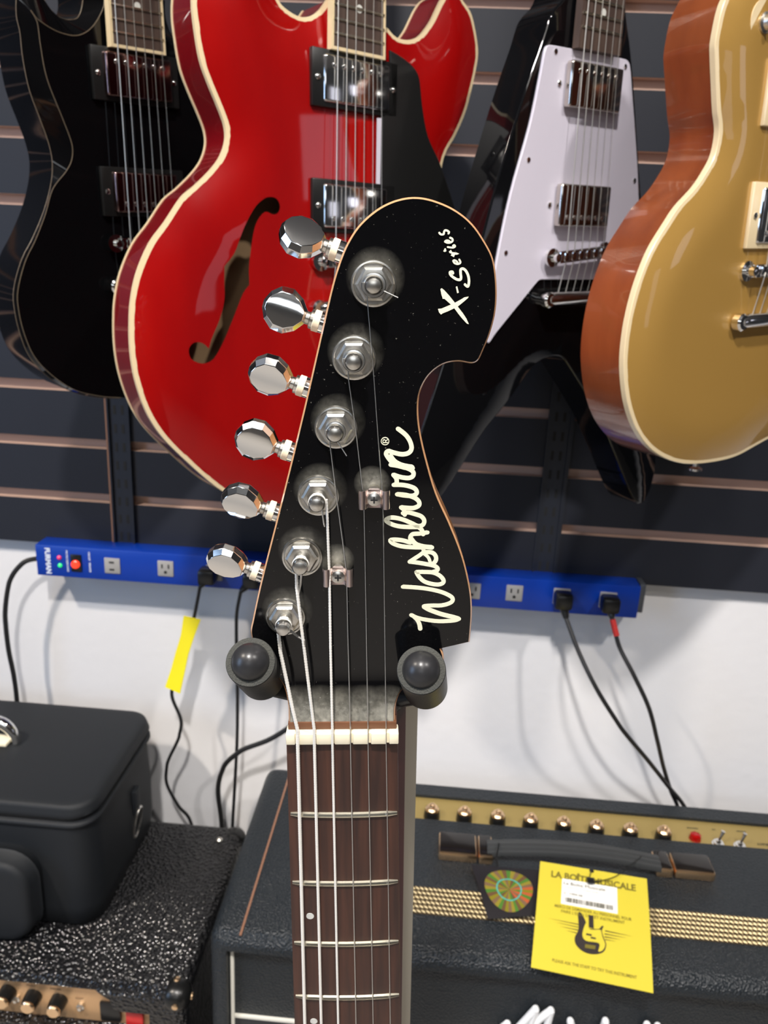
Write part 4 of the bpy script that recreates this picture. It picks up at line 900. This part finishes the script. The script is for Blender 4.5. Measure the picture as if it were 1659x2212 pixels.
# ---- tags on the handle
def card(name, label, cat, corners, m_, th=.0006):
    P = [onZ(*c) for c in corners]; o = thing(name, label, cat, P[0]); T = P[0]; P = [p-T for p in P]
    nrm = (P[1]-P[0]).cross(P[3]-P[0]).normalized(); nrm = nrm if nrm.z > 0 else -nrm
    def at(s, t, h=0): return (P[0]*(1-s)+P[1]*s)*(1-t)+(P[3]*(1-s)+P[2]*s)*t+nrm*(h+.006*math.sin(math.pi*t)*.5)
    n = 8; vs = []; fs = []
    for h in (0, th):
        for j in range(n+1): vs += [at(0, j/n, h), at(1, j/n, h)]
    k_ = 2*(n+1)
    for j in range(n): fs += [[2*j, 2*j+1, 2*j+3, 2*j+2], [k_+2*j, k_+2*j+1, k_+2*j+3, k_+2*j+2], [2*j, 2*j+2, k_+2*j+2, k_+2*j], [2*j+1, 2*j+3, k_+2*j+3, k_+2*j+1]]
    fs += [[0, 1, k_+1, k_], [2*n, 2*n+1, k_+2*n+1, k_+2*n]]
    mesh('card', vs, fs, m_, o, 60); return o, at
yt, ya = card('price_tag', 'yellow card price tag with a bass drawing, tied to the amplifier handle', 'tag', [(1167, 1861, ZT+.022), (1397, 1899, ZT+.022), (1411, 2146, ZT+.006), (1147, 2090, ZT+.006)], M_yellow)
def ctext(txt, cx, cy, size, m_, sxw, parent, at, h=.0010, bold=0, slant=0, name='printed_text'):
    v, f = text_tris(txt, 1, bold=bold); w_ = max(p.x for p in v)-min(p.x for p in v); k_ = sxw/w_
    mesh(name, [at(cx+p.x*k_, cy-p.y*size, h) for p in v], f, m_, parent)
def cpoly(polys, m_, name, parent, at, h=.0010):
    vs = []; fs = []
    for pl_ in polys: k_ = len(vs); vs += [at(s, t, h) for s, t in pl_]; fs.append([k_+i for i in range(len(pl_))])
    mesh(name, vs, fs, m_, parent)
ctext('LA BOÎTE MUSICALE', .5, .155, .095, M_inkg, .78, yt, ya, bold=.03)
cpoly([[(.215, .155), (.72, .155), (.72, .415), (.215, .415)]], M_paper, 'sticker', yt, ya, .0012)
ctext('La Boîte Musicale', .42, .215, .045, M_ink, .38, yt, ya, .0015); ctext('Amplificateur à lampes combo', .40, .250, .022, mat('grey_ink', (.4, .4, .4), .6), .32, yt, ya, .0015)
ctext('C  1999,98', .32, .315, .030, M_ink, .17, yt, ya, .0015)
bars = []; s_ = .25
while s_ < .68:
    w_ = random.choice((.003, .004, .008, .010)); bars.append([(s_, .345), (s_+w_, .345), (s_+w_, .39), (s_, .39)]); s_ += w_+random.choice((.003, .004, .007))
cpoly(bars, M_ink, 'barcode', yt, ya, .0015)
ctext('MERCI DE DEMANDER AU PERSONNEL POUR', .5, .455, .040, M_inkg, .68, yt, ya, bold=.01); ctext("FAIRE L'ESSAI DE CET INSTRUMENT", .5, .495, .038, M_inkg, .56, yt, ya, bold=.01)
ctext('PLEASE ASK THE STAFF TO TRY THIS INSTRUMENT', .52, .925, .036, M_inkg, .70, yt, ya, bold=.01)
def ic(pts): return [((x-275)/1080*1.0, 0) for x, y in pts]
def inv(x, y):   # from the close-up crop of the card to card coordinates
    X, Y = 1080+x/4.1475, 1800+y/4.1475
    s = t = .5
    C = [(1167, 1861), (1397, 1899), (1411, 2146), (1147, 2090)]
    for _ in range(25):
        fx = (C[0][0]*(1-s)+C[1][0]*s)*(1-t)+(C[3][0]*(1-s)+C[2][0]*s)*t-X; fy = (C[0][1]*(1-s)+C[1][1]*s)*(1-t)+(C[3][1]*(1-s)+C[2][1]*s)*t-Y
        a = (C[1][0]-C[0][0])*(1-t)+(C[2][0]-C[3][0])*t; b_ = (C[3][0]-C[0][0])*(1-s)+(C[2][0]-C[1][0])*s
        c = (C[1][1]-C[0][1])*(1-t)+(C[2][1]-C[3][1])*t; d = (C[3][1]-C[0][1])*(1-s)+(C[2][1]-C[1][1])*s; D = a*d-b_*c
        s -= (fx*d-fy*b_)/D; t -= (a*fy-c*fx)/D
    return s, t
bass = smooth([(715, 762), (700, 790), (705, 870), (700, 930), (672, 985), (680, 1040), (730, 1090), (800, 1120), (880, 1125), (935, 1105), (955, 1050), (930, 985), (915, 930), (930, 895), (915, 890), (890, 915), (840, 915), (790, 905), (770, 850), (745, 800)], 4)
bass_i = smooth([(775, 860), (740, 960), (770, 1015), (890, 1040), (885, 1105), (925, 1095), (945, 1050), (920, 985), (905, 930), (890, 925), (840, 925), (800, 915)], 4)
def fpoly(pl_, m_, nm, h):
    P = [inv(*p) for p in pl_]; v2, tr = fill(P); mesh(nm, [ya(p[0], p[1], h) for p in v2], [list(t) for t in tr], m_, yt)
fpoly(bass, mat('dark_print', (.03, .022, .02), .6), 'bass_drawing', .0010); fpoly(bass_i, M_yellow, 'drawn_guard', .0013)
cpoly([[inv(*p) for p in q] for q in ([(795, 795), (838, 800), (842, 915), (798, 905)], [(775, 955), (825, 965), (822, 980), (772, 970)], [(815, 985), (862, 995), (860, 1008), (812, 998)])], MATS['dark_print'], 'drawn_neck', yt, ya, .0016)
cpoly([[inv(*p) for p in [(765, 1045), (860, 1060), (855, 1090), (762, 1075)]]], M_inkg, 'drawn_bridge', yt, ya, .0016)
cpoly([[inv(*p) for p in q] for q in ([(430, 818), (705, 872), (704, 880)], [(480, 850), (702, 896), (701, 903)], [(530, 888), (700, 920), (698, 928)], [(590, 925), (688, 945), (686, 952)], [(945, 928), (1190, 985), (944, 938)], [(940, 955), (1140, 998), (938, 964)], [(940, 980), (1090, 1012), (938, 989)], [(945, 1004), (1045, 1026), (944, 1012)])], M_ink, 'drawn_lines', yt, ya, .0010)
P = [onZ(1278, 1880, ZT+.0235), onZ(1275, 1890, ZT+.026), onZ(1276, 1905, ZT+.025), onZ(1330, 1893, ZT+.028), onZ(1385, 1850, ZT+.026)]
MB().tube(smooth3([p-yt.location for p in P], 5), .0006, 6).box(onZ(1276, 1903, ZT+.026)-yt.location-Vector((.004, .004, .001)), onZ(1276, 1903, ZT+.026)-yt.location+Vector((.004, .004, .002)), .001).lathe(onZ(1278, 1882, ZT+.0222)-yt.location, (0, 0, 1), [(.0028, 0), (.0028, .0006)], 12).build('tie', M_blkplas, yt)
bt, ba = card('hang_tag', 'square black hang tag with a round rainbow foil seal, left of the yellow tag', 'tag', [(1017, 1868, ZT+.016), (1166, 1881, ZT+.016), (1160, 1978, ZT+.005), (1054, 1986, ZT+.005)], mat('black_card', (.012, .010, .012), .45))
# iridescent foil seal: coloured sectors and a teal ring are its own print
SC = [(.35, .30, .03), (.12, .30, .05), (.30, .18, .10), (.22, .12, .06), (.42, .34, .05), (.70, .16, .06), (.25, .35, .18)]
fm = [mat('foil_%d' % i, c, .28, metal=.45) for i, c in enumerate(SC)]
def foil(r0, r1, nsec, shift, h, nm):
    grp = {}
    for k_ in range(nsec):
        a0, a1 = 2*math.pi*k_/nsec, 2*math.pi*(k_+1)/nsec; am = math.degrees(a0) % 360
        mi = 5 if (am < 50 or am > 335) and k_ % 2 else (k_*3+shift) % 5
        grp.setdefault(mi, []).append([(.50+.40*rr*math.cos(a), .50+.40*rr*math.sin(a)*1.05) for rr, a in ((r0, a0), (r1, a0), (r1, (a0+a1)/2), (r1, a1), (r0, a1))])
    for mi, pl_ in grp.items(): cpoly(pl_, fm[mi], nm, bt, ba, h)
foil(.02, .50, 24, 1, .0010, 'foil_seal'); foil(.52, 1, 36, 0, .0010, 'foil_seal')
cpoly([[(.5+.4*r*math.cos(a), .5+.42*r*math.sin(a)) for r, a in ((.48, k_*.2618), (.54, k_*.2618), (.54, (k_+1)*.2618), (.48, (k_+1)*.2618))] for k_ in range(24)], mat('teal_foil', (.10, .50, .42), .3, metal=.3), 'foil_ring', bt, ba, .0014)
P = [onZ(1076, 1872, ZT+.016), onZ(1072, 1850, ZT+.022), onZ(1078, 1822, ZT+.024)]
MB().tube([p-bt.location for p in P], .0009, 6).build('tie', M_blkplas, bt)

# ================================================================== left amplifier with bag on it
ZL = -.802
LA = thing('guitar_amplifier', 'black coarse grained amplifier at lower left, carrying a black bag', 'amplifier', Vector((-.56, -.19, FLOOR)))
def L_(x, y, z): return Vector((x+.56, y+.19, z-FLOOR))
bm = bmesh.new(); bmesh.ops.create_cube(bm, size=1)
for v in bm.verts: v.co = L_(-.57+v.co.x*.662, -.193+v.co.y*.288, (ZL+FLOOR+.02)/2+v.co.z*(ZL-FLOOR-.02))
bmesh.ops.bevel(bm, geom=bm.edges[:], offset=.013, segments=5, profile=.5, affect='EDGES')
me = bpy.data.meshes.new('cabinet'); bm.to_mesh(me); bm.free(); cab2 = link('cabinet', me, M_snake, LA, 40)
FY = -.337
pT = onY(120, 2128, FY); pB = onY(60, 2196, FY); pR = onY(268, 2180, FY)
pz1, pz0, prx = pT.z-.003, pB.z-.012, onY(330, 2200, FY).x
def cutL(pl_):
    # notch with a rounded upper right corner
    mb = MB(); k_ = len(pl_); mb.add([L_(x, FY-.02, z) for x, z in pl_]+[L_(x, FY+.016, z) for x, z in pl_], [list(range(k_)), [k_+i for i in range(k_)][::-1]]+[[i, (i+1) % k_, k_+(i+1) % k_, k_+i] for i in range(k_)])
    o = mb.build('cut', None, None, None); o.parent = LA; return o
c1 = onY(205, 2146, FY); c2 = onY(236, 2160, FY); c3 = onY(245, 2180, FY); c4 = onY(262, 2186, FY); c5 = onY(322, 2192, FY)
booled(cab2, [cutL([(-.88, pz0), (-.88, pz1), (c1.x, c1.z+.003), (c2.x, c2.z), (c3.x, c3.z), (c4.x, c4.z), (c5.x, c5.z), (c5.x, pz0)])])
PYL = FY+.014
MB().box(L_(-.879, PYL-.001, pz0+.001), L_(c5.x-.001, PYL+.004, pz1-.0005)).build('control_panel', M_copperpan, LA, None)
for (x, y) in ((58, 2178), (114, 2187), (2, 2168)):
    p = onY(x, y, PYL-.018); c = L_(p.x, PYL-.001, p.z); kn = thing_part('knob', LA)
    MB().lathe(c, (0, -1, 0), [(.0100, 0), (.0098, .008), (.0086, .0150), (.0080, .0152)], 24).build('knob_body', M_blkplas, kn)
    MB().lathe(c, (0, -1, 0), [(.0084, .0150), (.0084, .0168), (.0070, .0182)], 24).build('knob_cap', M_brass, kn)
for (x, y) in ((34, 2160), (173, 2177)):
    p = onY(x, y, PYL-.004); MB().lathe(L_(p.x, PYL-.001, p.z), (0, -1, 0), [(.0048, 0), (.0048, .003), (.0025, .004), (.0022, .006)], 14).build('mini_switch', M_chrome2, LA)
p = onY(237, 2184, PYL-.004); MB().box(L_(p.x-.012, PYL-.005, p.z-.016), L_(p.x+.013, PYL, p.z+.012), .002).build('rocker_switch', M_blkplas, LA)
p = onY(292, 2200, PYL-.004); MB().box(L_(p.x-.011, PYL-.006, p.z-.016), L_(p.x+.010, PYL, p.z+.010), .002).build('power_rocker', M_redplas, LA)
for (tx, x, y, sz) in (('BASS', 32, 2139, .0030), ('TREBLE', 66, 2130, .0034), ('VOLUME', 120, 2138, .0034), ('BOOST', 172, 2158, .0030), ('MASTER', 80, 2193, .0030)):
    v, f = text_tris(tx, sz, bold=.00008); a = onY(x, y, PYL-.0012); mesh('printed_text', [L_(a.x+p.x, PYL-.0014, a.z+p.y) for p in v], f, mat('brown_ink', (.25, .14, .07), .6), LA)
# corner protectors with screws
def protector(x, y, z, sx, sy, s=.034):
    o = thing_part('corner_protector', LA); bm = bmesh.new(); bmesh.ops.create_cube(bm, size=1)
    for v in bm.verts: v.co = Vector((v.co.x*s, v.co.y*s, v.co.z*s))
    bmesh.ops.bevel(bm, geom=bm.edges[:], offset=.0155, segments=6, profile=.5, affect='EDGES')
    for v in bm.verts: v.co += L_(x-sx*(s/2-.0025), y-sy*(s/2-.0025), z-(s/2-.0025))
    me = bpy.data.meshes.new('cap'); bm.to_mesh(me); bm.free(); link('cap', me, M_blkplas, o, 60)
    return o
o = protector(-.239, -.337, ZL, 1, -1)
for (q, ax_) in (((-.2545, -.3185, ZL+.002), (0, 0, 1)), ((-.2505, -.3395, ZL-.014), (0, -1, 0)), ((-.2365, -.322, ZL-.016), (1, 0, 0))): MB().lathe(L_(*q), ax_, [(.0040, 0), (.0036, .0015), (.0015, .0026)], 14).build('protector_screw', M_brass, o)
o = protector(-.239, -.049, ZL, 1, 1)
p = onZ(474, 1811, ZL+.003); MB().lathe(L_(p.x, p.y, ZL), (0, 0, 1), [(.0045, -.001), (.0045, .0015), (.002, .0035)], 14).build('protector_screw', M_chrome2, o)
p = onZ(373, 2048, ZL); MB().lathe(L_(p.x, p.y, ZL), (0, 0, 1), [(.0045, -.001), (.0045, .0012), (.002, .002)], 14).build('lid_screw', M_blkplas, LA)
for x in (-.86, -.27):
    for y in (-.31, -.08): MB().lathe(L_(x, y, FLOOR), (0, 0, 1), [(.016, 0), (.018, .02), (.014, .024)], 16).build('foot', M_rub, LA)
# ---- bag
BG = thing('gear_bag', 'black padded gear bag with zipped front pocket on the left amplifier', 'bag', Vector((-.56, -.155, ZL)))
def rrect(x0, x1, y0, y1, r, n=7):
    out = []
    for cx, cy, a0 in ((x1-r, y1-r, 0), (x0+r, y1-r, 90), (x0+r, y0+r, 180), (x1-r, y0+r, 270)):
        for i in range(n): a = math.radians(a0+90*i/(n-1)); out.append((cx+r*math.cos(a), cy+r*math.sin(a)))
    return out
def loft(loops):
    mb = MB(); k_ = len(loops[0][0]); vs = [(p[0], p[1], z) for lp_, z in loops for p in lp_]
    mb.add(vs, [[j*k_+i, j*k_+(i+1) % k_, (j+1)*k_+(i+1) % k_, (j+1)*k_+i] for j in range(len(loops)-1) for i in range(k_)]+[list(range(k_))[::-1], [(len(loops)-1)*k_+i for i in range(k_)]]); return mb
bx0, bx1, by0, by1 = -.26, .186, -.103, .112; H = .176
def bl_(e, z, r=.032): return (rrect(bx0-e, bx1+e, by0-e, by1+e, r), z)
loft([bl_(-.006, .0008), bl_(-.001, .004), bl_(.001, .03), bl_(0.001, .09), bl_(-.001, .148)]).build('bag_body', M_bag, BG, 60)
loft([bl_(.0005, .146), bl_(.003, .149), bl_(.003, .152), bl_(.0005, .1545)]).build('piping', M_bag, BG, 60)
loft([bl_(-.003, .154), bl_(-.0015, .156), bl_(-.0015, .159), bl_(-.003, .161)]).build('zip', mat('zip_tape', (.008, .008, .008), .5), BG, 60)
loft([bl_(.0005, .160), bl_(.0025, .163), bl_(.0015, .167), bl_(.0005, .172), bl_(-.0005, .1755), bl_(-.004, .1775), bl_(-.012, .178, .028), bl_(-.05, .178, .02)]).build('lid', M_bag, BG, 60)
# pocket
mb = MB(); pk = rrect(-.13, .122, .004, .118, .034); k_ = len(pk); lo_ = [(0, 0), (.001, .012), (.0035, .014), (.001, .016), (0, .030), (-.002, .034), (-.006, .0365), (-.012, .0375)]
vs = []
for e, d in lo_:
    for p in offset(pk, e): vs.append((p[0], by0-d+.001, p[1]))
mb.add(vs, [[j*k_+i, j*k_+(i+1) % k_, (j+1)*k_+(i+1) % k_, (j+1)*k_+i] for j in range(len(lo_)-1) for i in range(k_)]+[list(range(k_)), [(len(lo_)-1)*k_+i for i in range(k_)]])
mb.build('front_pocket', M_bag, BG, 60)
c = onX(297, 1773, bx1-.56+.004)-BG.location; rg = MB(); n = 24
rg.tube([c+Vector((.004*math.sin(i/n*6.2832), .0155*math.cos(i/n*6.2832)*.75, .024*math.sin(i/n*6.2832)-.002)) for i in range(n+1)], .0021, 8); rg.build('d_ring', M_chrome2, BG)
MB().box(c+Vector((-.005, -.006, .012)), c+Vector((.0022, .010, .05)), .001).build('ring_loop', M_bag, BG)
# chrome arch resting on the bag
pa = onZ(8, 1600, ZL+.180); ar = thing('chrome_handle', 'shiny chrome arch shaped handle lying on the black bag at the left edge', 'handle', Vector((pa.x-.004, pa.y, ZL+.178)))
MB().tube([(.027*math.cos(a)-.006, 0, .030*math.sin(a)+.001) for a in [i/16*math.pi for i in range(17)]], [.006+.002*math.sin(i/16*math.pi) for i in range(17)], 14).build('arch', M_chrome, ar)
MB().box((-.05, -.012, .0002), (.014, .010, .006), .002).build('white_pad', M_ivory, ar)
bpy.context.view_layer.update()
